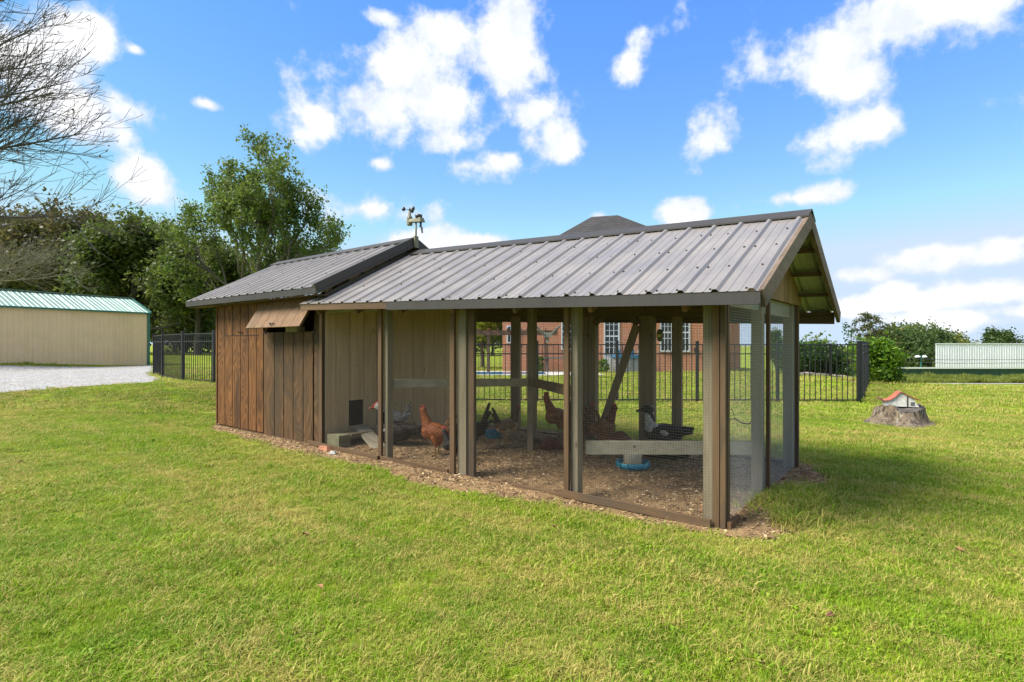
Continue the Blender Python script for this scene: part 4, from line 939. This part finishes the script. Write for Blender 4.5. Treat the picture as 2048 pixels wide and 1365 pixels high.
MB().box(BL-.1, BL+.03, -.04, -.025, .0, zE-.02).build('corner_trim', grn, brn); MB().box(BL-.01, BL+.03, -.02, .12, .0, zE-.02).build('corner_trim', grn, brn)
MB().box(0, BL+.05, -.15, -.12, zE-.11, zE-.03).build('eave_trim', grn, brn)
MB().beam((-.1, hw, zR+.03), (BL+.08, hw, zR+.03), .18, .03).build('ridge_cap', grm, brn)
MB().beam((BL+.05, -.12, zE-.03), (BL+.05, hw, zR), .1, .06, (1, 0, 0)).build('rake_trim', grn, brn)

# ================================================================== brick house behind the pool
m, t, p = mat('red_brick'); oc = t.objc(); br = t.new('ShaderNodeTexBrick'); sp_ = t.new('ShaderNodeSeparateXYZ'); t.l.new(oc, sp_.inputs[0]); cbn = t.new('ShaderNodeCombineXYZ')
t.l.new(t.math('ADD', sp_.outputs[0], sp_.outputs[1]), cbn.inputs[0]); t.l.new(sp_.outputs[2], cbn.inputs[1]); t.l.new(cbn.outputs[0], br.inputs['Vector'])
br.inputs['Color1'].default_value = (.72,.25,.1,1); br.inputs['Color2'].default_value = (.6,.18,.07,1); br.inputs['Mortar'].default_value = (.45,.36,.28,1); br.inputs['Scale'].default_value = 1; br.inputs['Brick Width'].default_value = .22; br.inputs['Row Height'].default_value = .075; br.inputs['Mortar Size'].default_value = .01
t.l.new(br.outputs[0], p.inputs['Base Color']); p.inputs['Roughness'].default_value = .9; M['brick'] = m
HX, HY = -.5, 29.0
hse = thing('brick_house', 'red brick house with dark hipped roof and white windows behind the fence', 'house', (HX, HY, 0))
MB().box(0, 12.0, 0, 9.5, -.1, 5.2).build('wall', M['brick'], hse); MB().box(12.003, 13.4, 2.2, 9.4, -.1, 5.2).build('wing_wall', M['brick'], hse)
m, t, p = mat('dark_shingle'); br = t.new('ShaderNodeTexBrick'); oc = t.objc(); sp_ = t.new('ShaderNodeSeparateXYZ'); t.l.new(oc, sp_.inputs[0]); cbn = t.new('ShaderNodeCombineXYZ'); t.l.new(sp_.outputs[0], cbn.inputs[0]); t.l.new(sp_.outputs[2], cbn.inputs[1]); t.l.new(cbn.outputs[0], br.inputs['Vector'])
br.inputs['Color1'].default_value = (.05,.045,.045,1); br.inputs['Color2'].default_value = (.032,.03,.032,1); br.inputs['Mortar'].default_value = (.02,.02,.02,1); br.inputs['Scale'].default_value = 1; br.inputs['Brick Width'].default_value = .35; br.inputs['Row Height'].default_value = .14; br.inputs['Mortar Size'].default_value = .012
t.l.new(br.outputs[0], p.inputs['Base Color']); p.inputs['Roughness'].default_value = .9; shg = m
mb = MB(); zp = 9.25; mb.v = [(-.4,-.4,5.2),(13.8,-.4,5.2),(13.8,9.9,5.2),(-.4,9.9,5.2),(5.35,4.6,zp-.05),(6.95,4.6,zp+.05),(6.95,5.2,zp+.05),(5.35,5.2,zp-.05)]
mb.f = [(0,1,5,4),(1,2,6,5),(2,3,7,6),(3,0,4,7),(4,5,6,7),(3,2,1,0)]; mb.m = [0]*6; mb.build('roof', shg, hse)
MB().box(-.45, 13.85, -.45, -.3, 5.0, 5.22).build('gutter', M['white'], hse)
glass, t, p = mat('window_glass'); p.inputs['Base Color'].default_value = (.03,.035,.04,1); p.inputs['Roughness'].default_value = .08
def window(x0, x1, z0, z1, nx_, nz_, y=0, mull=False):
    f = MB(); b = .07
    f.box(x0-b, x1+b, y-.06, y-.005, z1, z1+b).box(x0-b, x1+b, y-.08, y-.005, z0-b, z0).box(x0-b, x0, y-.06, y-.005, z0, z1).box(x1, x1+b, y-.06, y-.005, z0, z1)
    if mull: c = (x0+x1)/2; f.box(c-.06, c+.06, y-.055, y-.005, z0, z1)
    for i in range(1, nx_): c = x0+(x1-x0)*i/nx_; f.box(c-.014, c+.014, y-.04, y-.02, z0, z1)
    for i in range(1, nz_): c = z0+(z1-z0)*i/nz_; q = .035 if i*2 == nz_ else .014; f.box(x0, x1, y-.042, y-.022, c-q, c+q)
    fr = f.build('window', M['white'], hse); MB().box(x0, x1, y-.02, y-.004, z0, z1).build('pane', glass, fr)
wx = lambda px, d=29.: (px-1024)/1102*d-HX
window(wx(1125), wx(1168), 1.2, 3.0, 4, 6); window(wx(1210), wx(1236), .95, 2.75, 3, 6); window(wx(1322), wx(1377), 1.1, 3.0, 8, 6, 0, True); window(wx(1016), wx(1037), 1.55, 2.35, 4, 2)
window(wx(1511, 31.2), wx(1518.5, 31.2), 1.4, 2.6, 2, 4, 2.2)
for k in range(5): window(1.2+2.4*k, 2.2+2.4*k, 3.7, 4.8, 3, 4)
MB().box(wx(1207), wx(1240), -.05, -.005, .0, .86).build('door_panel', M['white'], hse); MB().box(wx(1343), wx(1355), -.04, -.004, .02, .62).build('crawl_door', M['white'], hse)
MB().box(wx(1388), wx(1394), -.1, -.004, 1.0, 1.25).build('meter_box', bl, hse)
# pool, patio and things around it
patio = MB().box(-3.6, 4.2, 25.0, 28.75, -.05, .03).build('patio', M['concrete']); tag(patio, 'pale concrete pool surround', None, None, 'structure')
wm, t, p = mat('pool_water'); p.inputs['Base Color'].default_value = (.03,.22,.42,1); p.inputs['Roughness'].default_value = .05; t.l.new(t.bump(t.noise(t.pos(), 6, 3), .2, .02), p.inputs['Normal'])
tag(MB().box(-3.3, 1.6, 25.5, 27.6, .0, .045).build('pool_water', wm), 'blue pool water', None, None, 'structure')
spa = thing('hot_tub', 'grey panelled hot tub with blue cover against the brick house', 'hot tub', (6.1, 28.0, 0))
gp = plain('grey_panel', (.2,.2,.21), .6); bc = plain('blue_cover', (.02,.16,.3), .5)
for k in range(4): MB().box(-.87+.44*k, -.87+.44*k+.42, -.5, -.46, .03, .74).build('panel', gp, spa)
MB().box(-.86, .86, -.455, .7, .0, .74).build('cabinet', gp, spa); MB().box(-.95, .95, -.55, .75, .75, .88).build('cover', bc, spa)
for k in range(5): MB().box(-.8+.35*k, -.68+.35*k, -.4, -.2, .885, 1.15).build('jug', M['white'] if k % 2 else bc, spa)
perg = thing('pergola', 'brown timber pergola by the pool', 'pergola', (-.9, 27.9, .03)); pw = plain('pergola_wood', (.16,.08,.05), .8)
for x in (-.3, 2.6): MB().box(x-.07, x+.07, -.07, .07, 0, 2.05).build('post', pw, perg)
MB().box(-.9, 3.2, -.1, -.04, 1.85, 2.1).build('beam', pw, perg); 
for k in range(9): MB().box(-.8+.48*k, -.75+.48*k, -.5, .8, 2.1, 2.2).build('rafter', pw, perg)
tbl = thing('patio_table', 'grey patio table by the house wall', 'table', (2.6, 28.1, .03)); gm2 = plain('grey_metal', (.12,.12,.11), .5)
MB().box(-1.0, 1.0, -.4, .4, .68, .73).build('top', gm2, tbl)
for x in (-.85, .85):
    for y in (-.3, .3): MB().tube([(x, y, 0), (x*.9, y, .68)], .03, 6).build('leg', gm2, tbl)
LEAFSEED = [0]
def leafmat(name, c0, c1, c2=None, transl=.45):
    m, t, p = mat(name); tn = t.new('ShaderNodeAttribute', attribute_name='tone').outputs['Fac']
    g = t.mix(tn, c0, c1); n = t.noise(t.pos(), .9, 3); g = t.mix(t.rng(n, .4, .65, 0, .5), g, c2 or c1)
    t.l.new(g, p.inputs['Base Color']); p.inputs['Roughness'].default_value = .5; p.inputs['Specular IOR Level'].default_value = .3
    tr = t.new('ShaderNodeBsdfTranslucent'); t.l.new(g, tr.inputs[0]); mx = t.new('ShaderNodeMixShader'); mx.inputs[0].default_value = transl
    t.l.new(p.outputs[0], mx.inputs[1]); t.l.new(tr.outputs[0], mx.inputs[2]); t.l.new(mx.outputs[0], t.n['Material Output'].inputs[0]); return m
def leaves(name, C, size, material, parent, upbias=.5, aspect=.55):
    """one mesh of leaf-shaped faces at the points C"""
    n = len(C); nr = rng.normal(size=(n, 3)); nr[:, 2] += upbias; nr /= np.linalg.norm(nr, axis=1)[:, None]
    a = rng.normal(size=(n, 3)); a -= (a*nr).sum(1)[:, None]*nr; a /= np.linalg.norm(a, axis=1)[:, None]; b = np.cross(nr, a)
    s = size*(.6+.8*rng.random(n))[:, None]; A = a*s*.5; B = b*s*.5*aspect
    V = np.stack([C-A, C-A*.1-B+nr*s*.06, C+A, C-A*.1+B+nr*s*.06], 1).reshape(-1, 3)
    me = bpy.data.meshes.new(name); me.vertices.add(4*n); me.vertices.foreach_set('co', V.astype(np.float32).ravel()); me.loops.add(4*n); me.loops.foreach_set('vertex_index', np.arange(4*n, dtype=np.int32))
    me.polygons.add(n); me.polygons.foreach_set('loop_start', np.arange(0, 4*n, 4, dtype=np.int32)); me.update(calc_edges=True)
    at = me.attributes.new('tone', 'FLOAT', 'POINT'); at.data.foreach_set('value', np.repeat(rng.random(n), 4).astype(np.float32))
    me.materials.append(material); o = link(name, me, parent); o['kind'] = 'stuff'; return o
bark = plain('tree_bark', (.1,.085,.065), .95, 0, .3, 8, .5); paleb = plain('pale_bark', (.24,.22,.19), .9, 0, .25, 8)
def grow(mb, p, d, L, r, lev, tips, spread=.55, grav=0., seg=4, nchild=(3, 5), up=.12):
    pts = [p.copy()]; rs = [r]; d = d.normalized()
    for k in range(seg):
        d = (d+Vector((random.gauss(0, .13), random.gauss(0, .13), random.gauss(0, .1)+up-grav))).normalized(); p = p+d*L/seg; pts.append(p.copy()); rs.append(max(.008, r*(1-.6*(k+1)/seg)))
    mb.tube(pts, rs, 6 if lev > 1 else 4, False)
    if lev <= 1: tips += pts[1:]
    if lev == 0: return
    for k in range(random.randint(*nchild)):
        q = random.uniform(.35, 1.); i = min(seg-1, int(q*seg)); o = pts[i].lerp(pts[i+1], q*seg-i)
        dd = (pts[i+1]-pts[i]).normalized(); pr = Vector((random.gauss(0, 1), random.gauss(0, 1), random.gauss(.1, .6))).normalized()
        grow(mb, o, (dd+pr*spread*random.uniform(.7, 1.5)), L*random.uniform(.5, .72), rs[i]*.6, lev-1, tips, spread, grav, seg, nchild, up)
def tree(name, label, X, Y, h, trunk_h, width, material, nleaf, size, lev=3, spread=.6, r=.25, nlimb=7, base=None, group=None, cl=.45, up=.12, first=.8, bk=None):
    z0 = tz(X, Y) if base is None else base; root = thing(name, label, 'tree', (X, Y, z0), 0, group); mb = MB(); tips = []
    top = Vector((random.gauss(0, .2), random.gauss(0, .2), h*.72)); tp = [Vector((0, 0, -.2)), Vector((0, 0, trunk_h*.5)), Vector((top.x*.4, top.y*.4, trunk_h)), top]
    mb.tube(tp, [r*1.3, r, r*.85, r*.3], 8, False)
    for k in range(nlimb):
        q = (k+.5)/nlimb; p = tp[2].lerp(top, q**.9); a = k*2.4+random.uniform(-.4, .4); el = .05+.9*q
        L = (width*.5)*(first if q > .7 else 1)*random.uniform(.62, .85)*(1-.25*q)
        grow(mb, p, Vector((math.cos(a), math.sin(a), el)), L, r*.42*(1-.4*q), lev-1, tips, spread, 0, 4, (3, 5), up)
    tr_ = mb.build('trunk', bk or bark, root, True)
    T = np.array([tuple(q) for q in tips]); k = rng.integers(0, len(T), nleaf//14); cc = T[k]+rng.normal(size=(len(k), 3))*cl*.5
    C = np.repeat(cc, 14, 0)+rng.normal(size=(len(cc)*14, 3))*cl*.55; leaves('crown', C, size, material, root); return root
LM = leafmat('oak_leaves', (.05,.085,.018), (.12,.17,.035), (.15,.15,.04)); LM2 = leafmat('maple_leaves', (.06,.11,.02), (.15,.22,.035), (.19,.22,.045))
LM3 = leafmat('rusty_oak_leaves', (.065,.075,.02), (.14,.14,.04), (.18,.12,.05))
px = lambda x, d: (x-1024)/1102*d
tree('oak_tree', 'broad dark oak tree behind the tan barn with rusty tinged leaves', px(125, 50), 50, 9.8, 1.8, 14, LM3, 34000, .36, 4, .7, .4, 9, group='trees behind the barn', cl=.75)
tree('oak_tree', 'dark green oak tree standing between the barn ridge and the tall maple', px(268, 47), 47, 9.8, 1.8, 13, LM, 32000, .36, 4, .7, .35, 9, group='trees behind the barn', cl=.75)
tree('oak_tree', 'dark oak tree at the far end of the barn roof', px(5, 54), 54, 8.2, 1.6, 13, LM, 24000, .4, 4, .7, .35, 8, group='trees behind the barn', cl=.75)
tree('maple_tree', 'tall maple tree with airy crown rising above the shed roof', px(508, 40), 40, 12.2, 2.0, 15.2, LM2, 31000, .23, 4, .62, .36, 15, cl=.36, up=.16)
tree('maple_tree', 'lower leafy maple standing behind the shed roof', px(575, 46), 46, 8.0, 1.2, 12, LM2, 13000, .27, 3, .7, .25, 10, cl=.8)
tree('oak_tree', 'dark oak tree over the drive fence', px(395, 45), 45, 8.6, 1.2, 11, LM, 24000, .32, 3, .7, .3, 10, group='trees behind the barn', cl=.8)
for k, (x, d, h_, lb) in enumerate(((318, 62, 5.2, 'low dark tree beyond the corner of the barn'), (372, 58, 3.6, 'small bushy tree beyond the drive fence'), (430, 60, 5., 'low tree beyond the shed corner'), (905, 70, 6., 'low tree far behind the pool'), (985, 72, 6.5, 'low tree behind the brick house'))): tree('background_tree', lb, px(x, d), d, h_, .5, 8, LM, 7000, .45, 3, .8, .2, 9, group='low background trees', cl=1.)
tree('garden_tree', 'yellow green garden tree beside the pergola', px(965, 33), 33, 5.0, 1., 4.5, leafmat('lime_leaves', (.12,.19,.015), (.26,.32,.03)), 12000, .22, 3, .7, .12, 8, cl=.4)
DG = [leafmat('wood_green', (.06,.1,.02), (.14,.2,.04), (.19,.22,.05)), leafmat('wood_olive', (.1,.125,.025), (.21,.24,.05), (.24,.22,.055)), leafmat('wood_dark', (.035,.07,.018), (.09,.14,.035))]
far = [(1635,70,4.6,5.5,0,'rounded green tree showing above the far fence'), (1785,98,7.,11,1,'olive tree at the edge of the distant wood'), (1822,104,7.6,12,0,'green tree in the middle of the distant wood'), (1870,110,7.9,12,1,'yellow green tree next to the white warehouse roof'), (1845,88,5.4,11,2,'dark low tree beside the twin lamp post'),
       (1800,84,4.9,10,2,'dark bushy tree beyond the green metal building'), (1993,125,9.8,9,2,'dark tree rising behind the warehouse roof'), (1900,115,7.8,9,1,'olive tree touching the warehouse gable')]
for x, d, h, wd, k, lb in far: tree('distant_tree', lb, px(x, d), d, h, 1.2, wd, DG[k], 9000, .55, 3, .8, .25, 10, group='trees of the distant wood', cl=1.0)
# conifer beside the house, laurel hedge, young hemlock
def shrub(name, label, X, Y, h, w_, material, n, size, group=None, cone=False, stem=True):
    root = thing(name, label, 'shrub', (X, Y, tz(X, Y)), 0, group); C = []
    for k in range(34):
        a = random.uniform(0, 6.283); q = random.random()**.7; z = random.uniform(.12, 1); rr = w_/2*(math.sqrt(max(0, 1-(2*z-.8)**2*.6)) if not cone else (1.05-z))*q
        C.append((rr*math.cos(a), rr*math.sin(a), z*h*.9))
    C = np.array(C); k = rng.integers(0, len(C), n); P = C[k]+rng.normal(size=(n, 3))*w_*.085; P[:, 2] = np.clip(P[:, 2], .03, None); leaves('foliage', P, size, material, root, .7, .45)
    mb = MB()
    for k in range(5): c = C[k*3]; mb.tube([(0, 0, -.05), (c[0]*.4, c[1]*.4, c[2]*.5), tuple(c)], [.03, .02, .008], 5, False)
    mb.build('stem', bark, root); return root
LAU = leafmat('laurel_leaves', (.05,.13,.012), (.2,.33,.02), (.12,.22,.02)); HED = leafmat('hedge_leaves', (.02,.06,.01), (.07,.15,.02))
shrub('laurel_shrub', 'bright glossy green laurel shrub just outside the fence corner', 13.75, 20.9, 1.62, 1.75, LAU, 5200, .16)
for k, (x, d) in enumerate(((1612, 26), (1645, 26.3), (1678, 26), (1590, 26.5))): shrub('hedge_shrub', ['dark green hedge shrub behind the middle of the far fence','dark hedge shrub directly behind the fence corner','dark hedge shrub at the laurel end of the hedge','dark hedge shrub nearest the house wing'][k], px(x, d), d, 1.5+.1*(k % 2), 1.6, HED, 2600, .14, 'hedge behind the far fence')
shrub('conifer_shrub', 'dense green conifer shrub beside the house wing', px(1553, 27), 27, 2.25, 1.3, HED, 4200, .12, None, True)
for k, (x, d, h) in enumerate(((1078, 28.4, .8), (1160, 28.3, .6), (1207, 28.2, .7))): shrub('potted_plant', ['small leafy plant behind the left end of the patio table','small leafy plant at the right end of the patio table','small yellow green plant left of the hot tub'][k], px(x, d), d, h, .6, LAU, 900, .1, 'patio plants' if k < 2 else None)
hm = thing('young_hemlock', 'young hemlock tree with drooping olive branches beside the laurel', 'tree', (14.75, 22.2, tz(14.75, 22.2))); mb = MB(); tips = []
mb.tube([(0, 0, -.1), (.02, 0, .9), (-.1, 0, 1.8), (-.42, 0, 2.75)], [.07, .055, .035, .008], 7, False)
for k in range(26):
    z = .7+k*.078; a = k*2.4; q = (z-.7)/2.05; x0 = -.1*max(0, z-.9)/.9 if z < 1.8 else -.1-.32*(z-1.8)/.95; L = 1.0*(1-q)**.6+.12; d = Vector((math.cos(a), math.sin(a), .25)); p0 = Vector((x0, 0, z)); pts = [p0, p0+d*L*.5, p0+d*L+Vector((0, 0, -.18*L))]
    mb.tube(pts, [.014, .009, .004], 4, False); tips += [pts[0].lerp(pts[1], s) for s in (.5, .8)]+[pts[1].lerp(pts[2], s) for s in (0, .25, .5, .75, 1)]
mb.build('trunk', bark, hm); T = np.array([tuple(q) for q in tips]); k = rng.integers(0, len(T), 3600); leaves('crown', T[k]+rng.normal(size=(3600, 3))*np.array([.09, .09, .05]), .1, leafmat('hemlock_needles', (.05,.07,.015), (.11,.12,.03)), hm, .8, .35)
sap = thing('thin_sapling', 'thin sparse sapling showing above the fence left of the hemlock', 'tree', (px(1700, 25.5), 25.5, tz(15.6, 25.5))); mb = MB(); tips = []
mb.tube([(0, 0, -.1), (.03, 0, 1.3), (.1, 0, 2.7)], [.035, .022, .005], 6, False)
for k in range(11): z = 1.1+k*.14; a = k*2.4; p0 = Vector((.05, 0, z)); p1 = p0+Vector((math.cos(a)*.45, math.sin(a)*.45, .3))*(1-.05*k); mb.tube([p0, p1], [.009, .003], 4, False); tips += [p0.lerp(p1, s) for s in (.5, .75, 1)]
mb.build('trunk', bark, sap); T = np.array([tuple(q) for q in tips]); k = rng.integers(0, len(T), 300); leaves('crown', T[k]+rng.normal(size=(300, 3))*.07, .12, HED, sap)
# edging stones in front of the hedge
for k in range(11):
    x = px(1590+11*k, 24.95); mb = MB(); mb.box(-.14, .14, -.09, .09, 0, .16); mb.v = [(a*(1-.25*(c > .1))+random.uniform(-.02, .02), b*(1-.2*(c > .1)), c+random.uniform(-.02, .02)*(c > .1)) for a, b, c in mb.v]
    o = mb.build('edging_stone', plain('edging_stone', (.42,.36,.31), .9, 0, .25, 8) if k == 0 else bpy.data.materials['edging_stone']); o.location = (x, 25.0, tz(x, 25.0)-.01); o.rotation_euler = (0, 0, random.uniform(-.3, .3)); tag(o, 'pale pinkish edging stone along the foot of the hedge', 'stone', 'edging stones')

# ================================================================== bare tree at the left, its trunk outside the view
bt = thing('bare_tree', 'nearly leafless tree with thin branches reaching in over the drive', 'tree', (-14.6, 12.0, tz(-14.6, 12))); mb = MB(); tips = []
mb.tube([(0, 0, -.2), (.1, 0, 2.5), (.0, .1, 5.), (.2, .1, 8.), (.1, .1, 12.)], [.3, .25, .21, .14, .05], 10, False)
def twig(p, d, L, r, lev):
    pts = [p]; rs = [r]
    for k in range(6): d = (d+Vector((random.gauss(0, .06), random.gauss(0, .08), random.gauss(.035, .06)))).normalized(); p = p+d*L/6; pts.append(p); rs.append(max(.005, r*(1-.75*(k+1)/6)))
    mb.tube(pts, rs, 5 if lev > 1 else 3, False)
    if lev <= 1: tips.extend(pts[3:])
    if lev:
        for k in range(24 if lev == 2 else 8):
            q = random.uniform(.18, .97)*6; i = int(q); o = pts[i].lerp(pts[min(i+1, 6)], q-i); s = random.choice((-1, 1, 1)); dd = (d*.9+Vector((random.gauss(.15, .2), random.gauss(0, .5), s*random.uniform(.2, .75)))).normalized()
            twig(o, dd, L*random.uniform(.28, .5)*(1.1-.06*q), rs[i]*.55, lev-1)
for z, L, el in ((4.1, 4.9, .05), (4.7, 4.7, .1), (5.3, 4.8, .2), (5.9, 4.9, .2), (6.5, 4.8, .3), (7.1, 4.6, .42), (8., 4.4, .5), (4.5, 4.6, .24), (5.0, 4.9, .18), (5.6, 4.9, .3), (6.2, 5.0, .25), (6.8, 4.6, .4), (7.5, 4.6, .5), (8.3, 4.2, .62), (9.2, 3.6, .8)):
    twig(Vector((.1, .05, z)), Vector((1, random.uniform(-.25, .3), el)), L*random.uniform(.8, .94), .05*random.uniform(.75, 1.1), 2)
mb.build('trunk', plain('grey_twig_bark', (.1,.085,.08), .9, 0, .3, 8), bt)
T = np.array([tuple(q) for q in tips]); k = rng.integers(0, len(T), 620); leaves('dead_leaves', T[k]+rng.normal(size=(620, 3))*.05, .07, leafmat('withered_leaves', (.06,.035,.025), (.13,.07,.04)), bt, 0)
# bare pale branches low at the left, in front of the oaks
pb = thing('dead_tree', 'pale dead tree with bare twigs in front of the oaks behind the barn', 'tree', (px(-70, 34), 34, .5)); mb = MB(); tips = []
mb.tube([(0, 0, -.2), (.2, 0, 3), (.5, 0, 5.5)], [.2, .16, .08], 8, False)
for z, L, el in ((4.3, 6.5, .25), (5.0, 6.5, .1), (5.4, 7., -.05), (4.8, 7.5, .02)): twig(Vector((.4, 0, z)), Vector((1, random.uniform(-.2, .2), el)), L*.8, .032, 2)
mb.build('trunk', paleb, pb)

# ================================================================== far right: metal buildings, weeds, lamp, wires
gb = thing('green_metal_building', 'long low dark green metal building with white roof edge beyond the weeds', 'building', (px(1781, 50), 50, -4)); dg_ = plain('dark_green_siding', (.012,.06,.045), .5, 0, .12)
for k in range(34): MB().box(k*.9, k*.9+.885, 0, .06, 0, 3.28).build('siding_panel', dg_, gb)
MB().box(.02, 30.5, .07, 8, 0, 2.7).build('core', dg_, gb); MB().hexa([(-.3,-.3,3.24),(31,-.3,3.24),(31,8.3,2.8),(-.3,8.3,2.8),(-.1,-.3,3.38),(31,-.3,3.38),(31,8.3,2.9),(-.1,8.3,2.9)]).build('roof_edge', M['white'], gb)
wh = thing('warehouse', 'large windowless warehouse of pale ribbed metal beyond the green building', 'building', (px(1871, 74), 74, -5)); wr = plain('pale_metal_sheet', (.74,.74,.76), .5, .05, .06, 1)
for k in range(44):
    x0 = k*1.0; mb = MB(); prs = rib_profile(.99, .33, .1)
    for z in (0., 6.55): mb.v += [(x0+s_, -h*2.2, z) for s_, h in prs]
    n = len(prs); mb.f = [(i, i+1, n+i+1, n+i) for i in range(n-1)]; mb.m = [0]*len(mb.f); mb.build('wall_sheet', wr, wh)
MB().hexa([(.02,.03,0),(43.9,.03,0),(48,6,0),(4.6,6,0),(.02,.03,6.5),(43.9,.03,6.5),(48,6,6.5),(4.6,6,6.5)]).build('core', wr, wh); MB().hexa([(-.1,-.1,6.5),(44,-.1,6.5),(48.2,6.1,6.3),(4.6,6.1,6.3),(-.1,-.1,6.6),(44,-.1,6.6),(48.2,6.1,6.4),(4.6,6.1,6.4)]).build('roof', M['white'], wh)
lp = thing('lamp_post', 'green lamp post with twin white lamps before the distant wood', 'lamp post', (px(1842, 62), 62, -4)); lg = plain('lamp_green', (.01,.12,.09), .5)
MB().tube([(0, 0, 0), (0, 0, 4.1)], [.1, .07], 8).build('pole', lg, lp); MB().tube([(-.35, 0, 4.0), (0, 0, 4.15), (.35, 0, 4.0)], .04, 6).build('arm', lg, lp)
for s in (-1, 1): MB().lathe([(.3, 0), (.26, .12), (.05, .25)], (s*.38, 0, 3.98), 12).build('lamp_shade', M['white'], lp, True)
for k, (zz, lb) in enumerate(((-.15, 'upper thin utility wire crossing before the warehouse roof'), (-.5, 'lower thin utility wire crossing before the warehouse roof'))):
    tag(MB().tube([(px(1775, 58), 58, zz+.15), (px(1900, 57), 57, zz-.02), (px(2060, 56), 56, zz+.05), (px(2300, 55), 55, zz+.3)], .022, 4).build('utility_wire', M['black_iron']), lb, 'wire')
# roadside weeds
wm2 = leafmat('weed_green', (.1,.15,.015), (.24,.27,.05), (.19,.22,.035)); 
def weedclump():
    v = []; f = []; tone = []
    for k in range(46):
        a = random.uniform(0, 6.283); r = .35*math.sqrt(random.random()); h = random.uniform(.25, .6); w_ = random.uniform(.012, .03); d = random.uniform(0, 6.283); i = len(v); x, y = r*math.cos(a), r*math.sin(a)
        v += [(x-w_, y, 0), (x+w_, y, 0), (x+w_+math.cos(d)*.1, y+math.sin(d)*.1, h*.6), (x-w_+math.cos(d)*.1, y+math.sin(d)*.1, h*.6), (x+math.cos(d)*.24, y+math.sin(d)*.24, h)]; f += [(i,i+1,i+2,i+3),(i+3,i+2,i+4)]; tone += [random.random()]*5
    me = bpy.data.meshes.new('weed'); me.from_pydata(v, [], f); at = me.attributes.new('tone', 'FLOAT', 'POINT'); at.data.foreach_set('value', tone); me.materials.append(wm2); return bpy.data.objects.new('weed', me)
n = 2600; X = rng.uniform(19, 52, n); Y = 34.2-.02*X+rng.random(n)**1.5*6+(X > 30)*-.6-(X-19)*.06
sc_ = (.7+.6*rng.random(n))*(1+.55*wob(X, Y*0, .9))*(.75+.25*sstep(34, 36, Y)); scatter('roadside_weeds', np.stack([X, Y, terrain(X, Y)], -1), np.stack([rng.normal(0, .1, n), rng.normal(0, .1, n), rng.random(n)*6.283], -1), np.maximum(.25, sc_*.62), rng.integers(0, 4, n), [weedclump() for _ in range(4)], 'tall weeds along the far side of the lane')
